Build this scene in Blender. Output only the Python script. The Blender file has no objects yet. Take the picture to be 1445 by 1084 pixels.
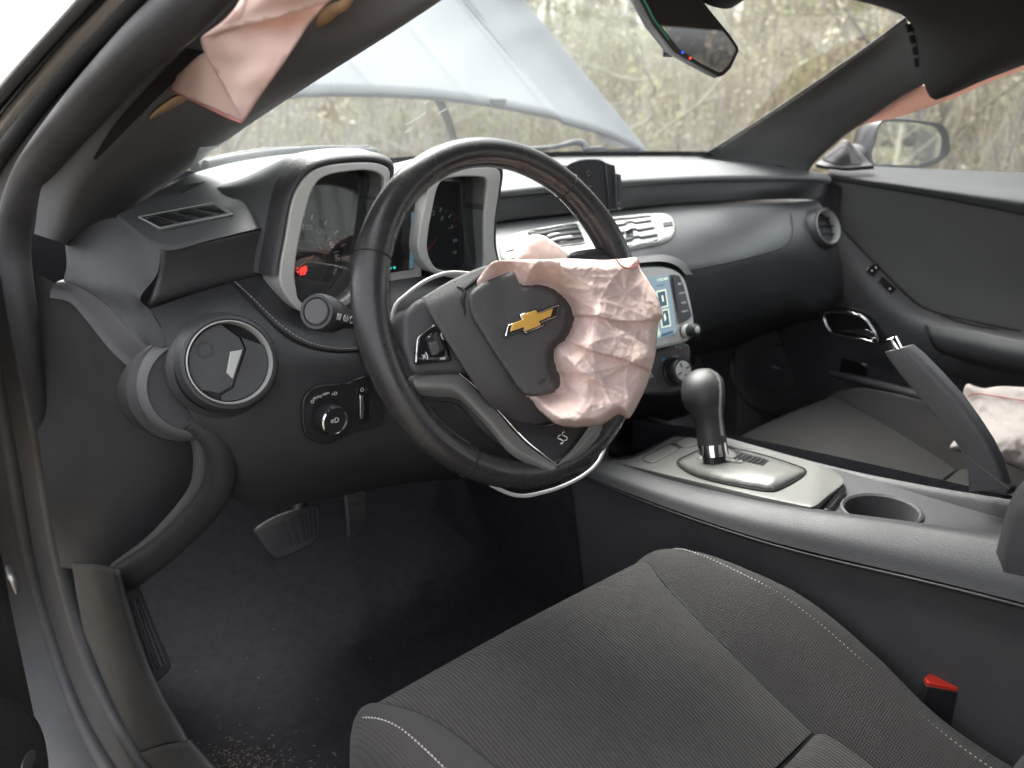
import bpy, bmesh, math, random
import numpy as np
from mathutils import Vector, Matrix, noise
from mathutils.bvhtree import BVHTree
from mathutils.geometry import delaunay_2d_cdt

random.seed(7)
scene = bpy.context.scene
COL = scene.collection
R = math.radians

# ------------------------------------------------------------------ camera
# car frame: x to the passenger side, y forward, z up, origin at the steering wheel; ground at GZ
GZ = -0.93
FPX, CX, CY = 1086.0, 722.5, 542.0          # focal length and centre in photo pixels
CAM = Vector((-0.46, -0.585, 0.20))
YAW, PITCH = R(40), R(20)
cr_ = Vector((math.cos(YAW), -math.sin(YAW), 0))
cu_ = Vector((math.sin(YAW) * math.sin(PITCH), math.cos(YAW) * math.sin(PITCH), math.cos(PITCH)))
cf_ = Vector((math.sin(YAW) * math.cos(PITCH), math.cos(YAW) * math.cos(PITCH), -math.sin(PITCH)))
cam = bpy.data.cameras.new('camera')
cam_o = bpy.data.objects.new('camera', cam)
COL.objects.link(cam_o)
cam_o.matrix_world = Matrix(((cr_.x, cu_.x, -cf_.x, CAM.x), (cr_.y, cu_.y, -cf_.y, CAM.y),
                             (cr_.z, cu_.z, -cf_.z, CAM.z), (0, 0, 0, 1)))
cam.sensor_width = 36
cam.lens = 36 * FPX / 1445
cam.clip_start = 0.02
cam.clip_end = 400
cam.dof.use_dof = True
cam.dof.focus_distance = 0.86
cam.dof.aperture_fstop = 4.5
scene.camera = cam_o

# ------------------------------------------------------------------ world, sun, exposure
SUN_EL, SUN_AZ = R(58), R(14)              # overcast; brightest part of the sky ahead of the car
world = bpy.data.worlds.new('World')
scene.world = world
world.use_nodes = True
wn = world.node_tree
wn.nodes.clear()
sky = wn.nodes.new('ShaderNodeTexSky')
sky.sky_type = 'NISHITA'
sky.sun_disc = False
sky.sun_elevation = SUN_EL
sky.sun_rotation = SUN_AZ
sky.air_density = 1.0
sky.dust_density = 6.0
sky.ozone_density = 1.0
hs = wn.nodes.new('ShaderNodeHueSaturation')
hs.inputs['Saturation'].default_value = 0.25
bg = wn.nodes.new('ShaderNodeBackground')
bg.inputs['Strength'].default_value = 0.15
wo = wn.nodes.new('ShaderNodeOutputWorld')
wn.links.new(sky.outputs[0], hs.inputs['Color'])
wn.links.new(hs.outputs[0], bg.inputs['Color'])
wn.links.new(bg.outputs[0], wo.inputs['Surface'])
sun = bpy.data.lights.new('sun', 'SUN')
sun.energy = 0.9
sun.angle = R(60)
sun.color = (1.0, 0.97, 0.92)
sun_o = bpy.data.objects.new('sun', sun)
COL.objects.link(sun_o)
sd = Vector((math.sin(SUN_AZ) * math.cos(SUN_EL), math.cos(SUN_AZ) * math.cos(SUN_EL), math.sin(SUN_EL)))
sun_o.rotation_euler = sd.to_track_quat('Z', 'Y').to_euler()
scene.view_settings.view_transform = 'Standard'
scene.view_settings.look = 'None'
scene.view_settings.gamma = 1
scene.view_settings.exposure = 2.55
scene.cycles.max_bounces = 7
scene.cycles.transparent_max_bounces = 16
scene.cycles.caustics_reflective = False
scene.cycles.caustics_refractive = False

# ------------------------------------------------------------------ helpers: a pixel of the photo and a plane give a point
def ray(px, py):
    return cf_ + cr_ * ((px - CX) / FPX) - cu_ * ((py - CY) / FPX)
def X(px, py, v):
    d = ray(px, py); return CAM + d * ((v - CAM.x) / d.x)
def Y(px, py, v):
    d = ray(px, py); return CAM + d * ((v - CAM.y) / d.y)
def Z(px, py, v):
    d = ray(px, py); return CAM + d * ((v - CAM.z) / d.z)
def PL(px, py, p0, n):
    d = ray(px, py); return CAM + d * ((p0 - CAM).dot(n) / d.dot(n))
def Ys(l): return [Y(*p) for p in l]
def Xs(l): return [X(*p) for p in l]
def Zs(l): return [Z(*p) for p in l]

def cr(pts, n, closed=False):
    """Catmull-Rom through pts, n samples."""
    pts = [Vector(p) for p in pts]
    m = len(pts)
    if m == 1: return pts * n
    if m == 2 and not closed: return [pts[0].lerp(pts[1], i / (n - 1)) for i in range(n)]
    segs = m if closed else m - 1
    L = [(pts[(i + 1) % m] - pts[i]).length + 1e-9 for i in range(segs)]
    T = sum(L); out = []
    for k in range(n):
        s = T * k / (n if closed else n - 1)
        i = 0
        while i < segs - 1 and s > L[i]:
            s -= L[i]; i += 1
        t = min(1, s / L[i])
        p1, p2 = pts[i], pts[(i + 1) % m]
        p0 = pts[(i - 1) % m] if closed or i > 0 else p1 * 2 - p2
        p3 = pts[(i + 2) % m] if closed or i < segs - 1 else p2 * 2 - p1
        d1 = (p2 - p0) * 0.5; d2 = (p3 - p1) * 0.5
        l = (p2 - p1).length
        for d in (d1, d2):
            if d.length > 1.3 * l: d *= 1.3 * l / d.length
        t2, t3 = t * t, t * t * t
        out.append(p1 * (2 * t3 - 3 * t2 + 1) + d1 * (t3 - 2 * t2 + t) + p2 * (-2 * t3 + 3 * t2) + d2 * (t3 - t2))
    return out

BV = {}
def thing(name, label, cat, loc=(0, 0, 0), group=None):
    o = bpy.data.objects.new(name, None)
    COL.objects.link(o)
    o.location = loc
    o.empty_display_size = 0.05
    o['label'] = label; o['category'] = cat
    if group: o['group'] = group
    return o
def tag(o, label, cat, group=None):
    o['label'] = label; o['category'] = cat
    if group: o['group'] = group
    return o
def link(name, me, mat, parent=None):
    o = bpy.data.objects.new(name, me)
    COL.objects.link(o)
    if mat is not None and not me.materials: me.materials.append(mat)
    if parent is not None:
        o.parent = parent
        p = parent; off = Vector((0, 0, 0))
        if parent.parent is None and parent.type == 'EMPTY':
            o.matrix_parent_inverse = Matrix.Translation(parent.location).inverted()
    return o
def mk(name, verts, faces, mat, parent=None, smooth=True, mods=(), sharp=None):
    me = bpy.data.meshes.new(name)
    me.from_pydata([tuple(v) for v in verts], [], faces)
    me.update()
    if smooth: me.polygons.foreach_set('use_smooth', [True] * len(me.polygons))
    if sharp is not None: me.set_sharp_from_angle(angle=R(sharp))
    o = link(name, me, mat, parent)
    for m in mods:
        if m[0] == 'bevel':
            b = o.modifiers.new('b', 'BEVEL'); b.width = m[1]; b.segments = m[2] if len(m) > 2 else 2
            b.limit_method = 'ANGLE'; b.angle_limit = R(35); b.harden_normals = False
        elif m[0] == 'solid':
            s = o.modifiers.new('s', 'SOLIDIFY'); s.thickness = m[1]; s.offset = m[2] if len(m) > 2 else -1
        elif m[0] == 'sub':
            s = o.modifiers.new('u', 'SUBSURF'); s.levels = s.render_levels = m[1]
    return o
def surf(name, rows, mat, parent=None, nu=24, nv=24, thick=0.0, flip=False, mods=(), straight=False, disp=None):
    """Smooth sheet through a grid of points. thick > 0 makes it a slab (away from the viewer)."""
    rs = [cr(r, nu) for r in rows]
    cols = [cr([r[i] for r in rs], nv) for i in range(nu)]
    verts = [cols[i][j] for j in range(nv) for i in range(nu)]
    if disp:
        verts = [disp(v, (k % nu) / (nu - 1), (k // nu) / (nv - 1)) for k, v in enumerate(verts)]
    faces = []
    for j in range(nv - 1):
        for i in range(nu - 1):
            a = j * nu + i
            faces.append((a, a + 1, a + nu + 1, a + nu))
    # face the viewer
    k = len(faces) // 2 + (nu - 1) // 2
    f = faces[min(k, len(faces) - 1)]
    nrm = (verts[f[1]] - verts[f[0]]).cross(verts[f[3]] - verts[f[0]])
    if nrm.dot(CAM - verts[f[0]]) < 0:
        faces = [tuple(reversed(f)) for f in faces]
    if flip: faces = [tuple(reversed(f)) for f in faces]
    ms = list(mods)
    if thick: ms = [('solid', thick, -1)] + ms
    o = mk(name, verts, faces, mat, parent, True, ms)
    BV[o.name] = BVHTree.FromPolygons(verts, faces)
    o['_'] = 0; del o['_']
    return o
def on(o, px, py, lift=0.0):
    """Where the line of sight through a photo pixel meets a built surface."""
    objs = o if isinstance(o, (list, tuple)) else [o]
    best = None
    for q in objs:
        h = BV[q.name].ray_cast(CAM, ray(px, py).normalized())
        if h[0] is not None and (best is None or h[3] < best[3]): best = h
    if best is None:
        for q in objs:                           # just beside it: nearest point along the line of sight
            for k in range(100):
                g = BV[q.name].find_nearest(CAM + ray(px, py) * (.4 + .02 * k))
                if g[0] is not None and (best is None or g[3] < best[3]): best = g
    n = best[1]
    if n.dot(CAM - best[0]) < 0: n = -n
    return best[0] + n * lift, n
def ons(o, l, lift=0.0): return [on(o, p[0], p[1], lift)[0] for p in l]
def bvh(o):
    me = o.data
    BV[o.name] = BVHTree.FromPolygons([v.co for v in me.vertices], [tuple(p.vertices) for p in me.polygons])
    return o

def frames(pts, closed=False):
    n = len(pts); T = []
    for i in range(n):
        a = pts[(i - 1) % n] if closed or i > 0 else pts[i]
        b = pts[(i + 1) % n] if closed or i < n - 1 else pts[i]
        d = b - a
        T.append(d.normalized() if d.length > 1e-9 else Vector((0, 0, 1)))
    return T
def tube(name, pts, r, mat, parent=None, n=None, seg=8, closed=False, up=None, flat=1.0, cap=True, smooth=True, mods=()):
    """Tube along pts; r number or list; flat squashes along 'up'."""
    if n: P = cr(pts, n, closed)
    else: P = [Vector(p) for p in pts]
    m = len(P); T = frames(P, closed)
    if isinstance(r, (int, float)): rad = [r] * m
    else:
        rad = [0] * m
        for i in range(m):
            s = i / (m - 1) * (len(r) - 1); k = min(int(s), len(r) - 2)
            rad[i] = r[k] * (1 - (s - k)) + r[k + 1] * (s - k)
    u = Vector(up) if up is not None else (Vector((0, 0, 1)) if abs(T[0].z) < .9 else Vector((0, 1, 0)))
    verts = []; faces = []
    for i in range(m):
        if up is not None: u = Vector(up)
        a = u - T[i] * u.dot(T[i])
        if a.length < 1e-6: a = T[i].orthogonal()
        a.normalize(); b = T[i].cross(a)
        if up is None: u = a
        for k in range(seg):
            t = 2 * math.pi * k / seg
            verts.append(P[i] + (a * math.cos(t) * flat + b * math.sin(t)) * rad[i])
    for i in range(m if closed else m - 1):
        for k in range(seg):
            a0 = i * seg + k; a1 = i * seg + (k + 1) % seg
            b0 = ((i + 1) % m) * seg + k; b1 = ((i + 1) % m) * seg + (k + 1) % seg
            faces.append((a0, a1, b1, b0))
    if cap and not closed:
        faces.append(tuple(reversed(range(seg)))); faces.append(tuple(range((m - 1) * seg, m * seg)))
    return mk(name, verts, faces, mat, parent, smooth, mods, sharp=60)
def plate(name, outline, n, t, mat, parent=None, bev=0.0, seg=2, smooth=True, hole=None):
    """Outline (3-D points) thickened by t against n (its front face is the outline)."""
    n = Vector(n).normalized()
    pts = [Vector(p) for p in outline]
    k = len(pts)
    nn = Vector((0, 0, 0))
    for i in range(k): nn += (pts[i] - pts[0]).cross(pts[(i + 1) % k] - pts[0])
    if nn.dot(n) < 0: pts.reverse()
    verts = pts + [p - n * t for p in pts]
    faces = [tuple(range(k)), tuple(range(2 * k - 1, k - 1, -1))]
    for i in range(k):
        j = (i + 1) % k
        faces.append((i, i + k, j + k, j))
    mods = [('bevel', bev, seg)] if bev else []
    return mk(name, verts, faces, mat, parent, smooth, mods, sharp=30)
def frame(name, outer, inner, n, t, mat, parent=None, bev=0.0, N=None, inner_drop=0.0, seg=2):
    """A frame between two closed outlines with depth t against n."""
    n = Vector(n).normalized()
    if N:
        outer = cr(outer, N, True); inner = cr(inner, N, True)
    k = len(outer)
    inner = [Vector(p) - n * inner_drop for p in inner]
    verts = list(outer) + inner + [p - n * t for p in inner] + [p - n * t for p in outer]
    faces = []
    s = (outer[1] - outer[0]).cross(inner[0] - outer[0]).dot(n)
    for i in range(k):
        j = (i + 1) % k
        for (a, b) in ((0, 1), (1, 2), (2, 3), (3, 0)):
            q = (a * k + i, a * k + j, b * k + j, b * k + i)
            faces.append(q if s > 0 else tuple(reversed(q)))
    mods = [('bevel', bev, seg)] if bev else []
    return mk(name, verts, faces, mat, parent, True, mods, sharp=30)
def lathe(name, prof, org, axis, mat, parent=None, seg=40, sx=1.0, up=None, mods=(), closed=False, sharp=40):
    """Profile of (radius, height) turned about axis; axis points to the front."""
    axis = Vector(axis).normalized()
    a = Vector(up) if up is not None else (Vector((0, 0, 1)) if abs(axis.z) < .9 else Vector((0, 1, 0)))
    a = (a - axis * a.dot(axis)).normalized(); b = axis.cross(a)
    verts = []; faces = []; rows = []
    org = Vector(org)
    for (r, h) in prof:
        if r <= 1e-7:
            rows.append([len(verts)]); verts.append(org + axis * h)
        else:
            rows.append(list(range(len(verts), len(verts) + seg)))
            for k in range(seg):
                t = 2 * math.pi * k / seg
                verts.append(org + axis * h + (a * math.cos(t) + b * math.sin(t) * sx) * r)
    m = len(rows)
    for i in range(m if closed else m - 1):
        p, q = rows[i], rows[(i + 1) % m]
        for k in range(seg):
            j = (k + 1) % seg
            if len(p) == 1 and len(q) == 1: continue
            if len(p) == 1: faces.append((p[0], q[k], q[j]))
            elif len(q) == 1: faces.append((p[k], q[0], p[j]))
            else: faces.append((p[k], q[k], q[j], p[j]))
    o = mk(name, verts, faces, mat, parent, True, mods, sharp=None)
    bm = bmesh.new(); bm.from_mesh(o.data); bmesh.ops.recalc_face_normals(bm, faces=bm.faces); bm.to_mesh(o.data); bm.free()
    o.data.set_sharp_from_angle(angle=R(sharp))
    return o
def box(name, c, ex, ey, ez, mat, parent=None, bev=0.0, seg=2):
    """Box about c with half-axis vectors ex, ey, ez."""
    c = Vector(c); ex, ey, ez = Vector(ex), Vector(ey), Vector(ez)
    v = [c + ex * i + ey * j + ez * k for k in (-1, 1) for j in (-1, 1) for i in (-1, 1)]
    f = [(0, 2, 3, 1), (4, 5, 7, 6), (0, 1, 5, 4), (2, 6, 7, 3), (0, 4, 6, 2), (1, 3, 7, 5)]
    if ex.cross(ey).dot(ez) < 0: f = [tuple(reversed(q)) for q in f]
    return mk(name, v, f, mat, parent, True, [('bevel', bev, seg)] if bev else [], sharp=30)
def text(name, s, org, ex, ey, size, mat, parent=None, ext=0.0003, center=True):
    c = bpy.data.curves.new(name, 'FONT')
    c.body = s; c.size = size; c.extrude = ext
    if center: c.align_x = 'CENTER'; c.align_y = 'CENTER'
    c.resolution_u = 2
    t = bpy.data.objects.new('t', c); COL.objects.link(t)
    dg = bpy.context.evaluated_depsgraph_get()
    me = bpy.data.meshes.new_from_object(t.evaluated_get(dg))
    bpy.data.objects.remove(t)
    ex = Vector(ex).normalized(); ey = Vector(ey); ey = (ey - ex * ey.dot(ex)).normalized(); ez = ex.cross(ey)
    org = Vector(org)
    me.transform(Matrix(((ex.x, ey.x, ez.x, org.x), (ex.y, ey.y, ez.y, org.y), (ex.z, ey.z, ez.z, org.z), (0, 0, 0, 1))))
    me.materials.clear()
    return link(name, me, mat, parent)
def stitches(name, path, mat, parent, gap=0.0045, length=0.0028, r=0.0004, nrm=None, lift=0.0006):
    """A row of thread stitches along a path (list of points, optional normals)."""
    P = cr(path, 400)
    verts = []; faces = []
    acc = 0.0; last = P[0]; seglen = []
    i = 0; tot = 0.0; cum = [0.0]
    for k in range(1, len(P)):
        tot += (P[k] - P[k - 1]).length; cum.append(tot)
    def at(s):
        import bisect
        k = min(max(bisect.bisect(cum, s) - 1, 0), len(P) - 2)
        t = (s - cum[k]) / max(cum[k + 1] - cum[k], 1e-9)
        return P[k].lerp(P[k + 1], min(max(t, 0), 1))
    s = 0.0
    while s + length < tot:
        a = at(s); b = at(s + length); d = (b - a).normalized()
        n = nrm if nrm is not None else (CAM - a).normalized()
        n = (n - d * n.dot(d)).normalized(); c = d.cross(n)
        k0 = len(verts)
        for p, rr in ((a - n * r, r * .6), (a.lerp(b, .5) + n * r * .8, r), (b - n * r, r * .6)):
            for w in ((1, 0), (0, 1), (-1, 0), (0, -1)):
                verts.append(p + n * lift + (c * w[0] + n * w[1]) * rr)
        for j in range(2):
            for w in range(4):
                faces.append((k0 + j * 4 + w, k0 + j * 4 + (w + 1) % 4, k0 + j * 4 + 4 + (w + 1) % 4, k0 + j * 4 + 4 + w))
        s += gap
    o = mk(name, verts, faces, mat, parent)
    o['kind'] = 'stuff'
    return o
# ------------------------------------------------------------------ materials (procedural)
def nmat(name, base, rough=0.5, metal=0.0, bump=None, var=0.0, vscale=6.0, spec=0.5, coat=0.0, sheen=0.0, rvar=0.0, extra=None, dust=0.0):
    """bump: list of (kind, scale, strength, distance); kind noise / voronoi / ribx / knit"""
    m = bpy.data.materials.new(name)
    m.use_nodes = True
    nt = m.node_tree; N = nt.nodes; L = nt.links
    b = N['Principled BSDF']
    b.inputs['Roughness'].default_value = rough
    b.inputs['Metallic'].default_value = metal
    b.inputs['Specular IOR Level'].default_value = spec
    b.inputs['Coat Weight'].default_value = coat
    b.inputs['Sheen Weight'].default_value = sheen
    tc = N.new('ShaderNodeTexCoord')
    col = (*base, 1)
    b.inputs['Base Color'].default_value = col
    if var or rvar:
        nz = N.new('ShaderNodeTexNoise'); nz.inputs['Scale'].default_value = vscale; nz.inputs['Detail'].default_value = 6
        nz.inputs['Roughness'].default_value = 0.65
        L.new(tc.outputs['Object'], nz.inputs['Vector'])
        if var:
            mx = N.new('ShaderNodeMix'); mx.data_type = 'RGBA'
            mx.inputs['A'].default_value = (*[c * (1 - var) for c in base], 1)
            mx.inputs['B'].default_value = (*[min(1, c * (1 + var)) for c in base], 1)
            L.new(nz.outputs['Fac'], mx.inputs['Factor'])
            L.new(mx.outputs['Result'], b.inputs['Base Color'])
        if rvar:
            mr = N.new('ShaderNodeMapRange')
            mr.inputs['From Min'].default_value = .3; mr.inputs['From Max'].default_value = .7
            mr.inputs['To Min'].default_value = max(0, rough - rvar); mr.inputs['To Max'].default_value = min(1, rough + rvar)
            L.new(nz.outputs['Fac'], mr.inputs['Value']); L.new(mr.outputs[0], b.inputs['Roughness'])
    if dust:                                           # specks of dust and pale scuffs
        src = b.inputs['Base Color'].links[0].from_socket if b.inputs['Base Color'].links else None
        n1 = N.new('ShaderNodeTexNoise'); n1.inputs['Scale'].default_value = 260; n1.inputs['Detail'].default_value = 2
        n2 = N.new('ShaderNodeTexNoise'); n2.inputs['Scale'].default_value = 14; n2.inputs['Detail'].default_value = 5; n2.inputs['Roughness'].default_value = .7
        L.new(tc.outputs['Object'], n1.inputs['Vector']); L.new(tc.outputs['Object'], n2.inputs['Vector'])
        r1 = N.new('ShaderNodeMapRange'); r1.inputs['From Min'].default_value = .66; r1.inputs['From Max'].default_value = .76; L.new(n1.outputs['Fac'], r1.inputs['Value'])
        r2 = N.new('ShaderNodeMapRange'); r2.inputs['From Min'].default_value = .42; r2.inputs['From Max'].default_value = .72; L.new(n2.outputs['Fac'], r2.inputs['Value'])
        ad = N.new('ShaderNodeMath'); ad.operation = 'MULTIPLY_ADD'; ad.inputs[1].default_value = 1.6; ad.use_clamp = True
        L.new(r1.outputs[0], ad.inputs[0]); L.new(r2.outputs[0], ad.inputs[2])
        mu = N.new('ShaderNodeMath'); mu.operation = 'MULTIPLY'; mu.inputs[1].default_value = dust; L.new(ad.outputs[0], mu.inputs[0])
        dm_ = N.new('ShaderNodeMix'); dm_.data_type = 'RGBA'; dm_.inputs['B'].default_value = (.26, .245, .225, 1); dm_.inputs['A'].default_value = col
        if src: L.new(src, dm_.inputs['A'])
        L.new(mu.outputs[0], dm_.inputs['Factor']); L.new(dm_.outputs['Result'], b.inputs['Base Color'])
    prev = None
    for (kind, sc, st, dist) in (bump or []):
        if kind == 'noise':
            t = N.new('ShaderNodeTexNoise'); t.inputs['Scale'].default_value = sc; t.inputs['Detail'].default_value = 3
            L.new(tc.outputs['Object'], t.inputs['Vector']); h = t.outputs['Fac']
        elif kind == 'voronoi':
            t = N.new('ShaderNodeTexVoronoi'); t.feature = 'F1'; t.inputs['Scale'].default_value = sc
            L.new(tc.outputs['Object'], t.inputs['Vector']); h = t.outputs['Distance']
        else:
            ax = {'ribx': 'X', 'riby': 'Y', 'ribz': 'Z'}.get(kind, 'X')
            def wave(axis, s):
                w = N.new('ShaderNodeTexWave'); w.wave_type = 'BANDS'; w.bands_direction = axis
                w.inputs['Scale'].default_value = s / 20.0 * math.pi / math.pi
                w.inputs['Distortion'].default_value = 0.0
                L.new(tc.outputs['Object'], w.inputs['Vector']); return w.outputs['Fac']
            if kind == 'knit':
                a = wave('X', sc); c = wave('Y', sc)
                mm = N.new('ShaderNodeMath'); mm.operation = 'ADD'; L.new(a, mm.inputs[0]); L.new(c, mm.inputs[1]); h = mm.outputs[0]
            else: h = wave(ax, sc)
        bp = N.new('ShaderNodeBump'); bp.inputs['Strength'].default_value = st; bp.inputs['Distance'].default_value = dist
        L.new(h, bp.inputs['Height'])
        if prev: L.new(prev, bp.inputs['Normal'])
        prev = bp.outputs['Normal']
        if extra == 'ribcol' and kind.startswith(('rib', 'knit')):
            mx = N.new('ShaderNodeMix'); mx.data_type = 'RGBA'
            mx.inputs['A'].default_value = (*[c * .55 for c in base], 1); mx.inputs['B'].default_value = (*[c * 1.32 for c in base], 1)
            mr = N.new('ShaderNodeMapRange'); L.new(h, mr.inputs['Value'])
            mr.inputs['From Min'].default_value = 0; mr.inputs['From Max'].default_value = 2 if kind == 'knit' else 1
            L.new(mr.outputs[0], mx.inputs['Factor'])
            m2 = N.new('ShaderNodeMix'); m2.data_type = 'RGBA'; m2.blend_type = 'MULTIPLY'; m2.inputs['Factor'].default_value = 1
            nz = N.new('ShaderNodeTexNoise'); nz.inputs['Scale'].default_value = 9; nz.inputs['Detail'].default_value = 5
            L.new(tc.outputs['Object'], nz.inputs['Vector'])
            rr = N.new('ShaderNodeMapRange'); rr.inputs['To Min'].default_value = .7; rr.inputs['To Max'].default_value = 1.3
            L.new(nz.outputs['Fac'], rr.inputs['Value'])
            L.new(mx.outputs['Result'], m2.inputs['A']); L.new(rr.outputs[0], m2.inputs['B'])
            L.new(m2.outputs['Result'], b.inputs['Base Color'])
    if prev: L.new(prev, b.inputs['Normal'])
    return m
def emat(name, c, s):
    m = bpy.data.materials.new(name); m.use_nodes = True
    b = m.node_tree.nodes['Principled BSDF']
    b.inputs['Base Color'].default_value = (*[x * .2 for x in c], 1)
    b.inputs['Emission Color'].default_value = (*c, 1); b.inputs['Emission Strength'].default_value = s
    return m
def glassmat(name, tint=(.93, .97, .96), dust=0.05, refl=1.0):
    m = bpy.data.materials.new(name); m.use_nodes = True
    nt = m.node_tree; N = nt.nodes; L = nt.links
    N.remove(N['Principled BSDF'])
    out = N['Material Output']
    tr = N.new('ShaderNodeBsdfTransparent'); tr.inputs[0].default_value = (*tint, 1)
    gl = N.new('ShaderNodeBsdfGlossy'); gl.inputs['Roughness'].default_value = 0.03; gl.inputs['Color'].default_value = (.9, .95, .97, 1)
    df = N.new('ShaderNodeBsdfDiffuse'); df.inputs[0].default_value = (.75, .78, .78, 1)
    tl = N.new('ShaderNodeBsdfTranslucent'); tl.inputs[0].default_value = (.75, .78, .78, 1)
    fr = N.new('ShaderNodeFresnel'); fr.inputs[0].default_value = 1.45
    mu = N.new('ShaderNodeMath'); mu.operation = 'MULTIPLY'; mu.inputs[1].default_value = refl
    L.new(fr.outputs[0], mu.inputs[0])
    a = N.new('ShaderNodeMixShader'); L.new(mu.outputs[0], a.inputs[0]); L.new(tr.outputs[0], a.inputs[1]); L.new(gl.outputs[0], a.inputs[2])
    d = N.new('ShaderNodeAddShader'); L.new(df.outputs[0], d.inputs[0]); L.new(tl.outputs[0], d.inputs[1])
    tc = N.new('ShaderNodeTexCoord'); nz = N.new('ShaderNodeTexNoise'); nz.inputs['Scale'].default_value = 7; nz.inputs['Detail'].default_value = 7
    L.new(tc.outputs['Object'], nz.inputs['Vector'])
    mr = N.new('ShaderNodeMapRange'); mr.inputs['From Min'].default_value = .35; mr.inputs['From Max'].default_value = .75
    mr.inputs['To Min'].default_value = dust * .6; mr.inputs['To Max'].default_value = dust * 1.6
    L.new(nz.outputs['Fac'], mr.inputs['Value'])
    e = N.new('ShaderNodeMixShader'); L.new(mr.outputs[0], e.inputs[0]); L.new(a.outputs[0], e.inputs[1]); L.new(d.outputs[0], e.inputs[2])
    L.new(e.outputs[0], out.inputs['Surface'])
    return m
def clothmat(name, base, trans=0.25, var=.12, vscale=14):
    m = nmat(name, base, .85, bump=[('noise', 900, .15, .0004), ('noise', 60, .25, .002)], var=var, vscale=vscale, spec=.25)
    nt = m.node_tree; N = nt.nodes; L = nt.links
    b = N['Principled BSDF']; out = N['Material Output']
    tl = N.new('ShaderNodeBsdfTranslucent'); tl.inputs[0].default_value = (*base, 1)
    mx = N.new('ShaderNodeMixShader'); mx.inputs[0].default_value = trans
    L.new(b.outputs[0], mx.inputs[1]); L.new(tl.outputs[0], mx.inputs[2]); L.new(mx.outputs[0], out.inputs['Surface'])
    return m
grain = [('voronoi', 650, .35, .0006), ('noise', 1500, .2, .0004)]
leatherb = [('voronoi', 640, .45, .0007), ('noise', 60, .12, .001)]
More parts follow.
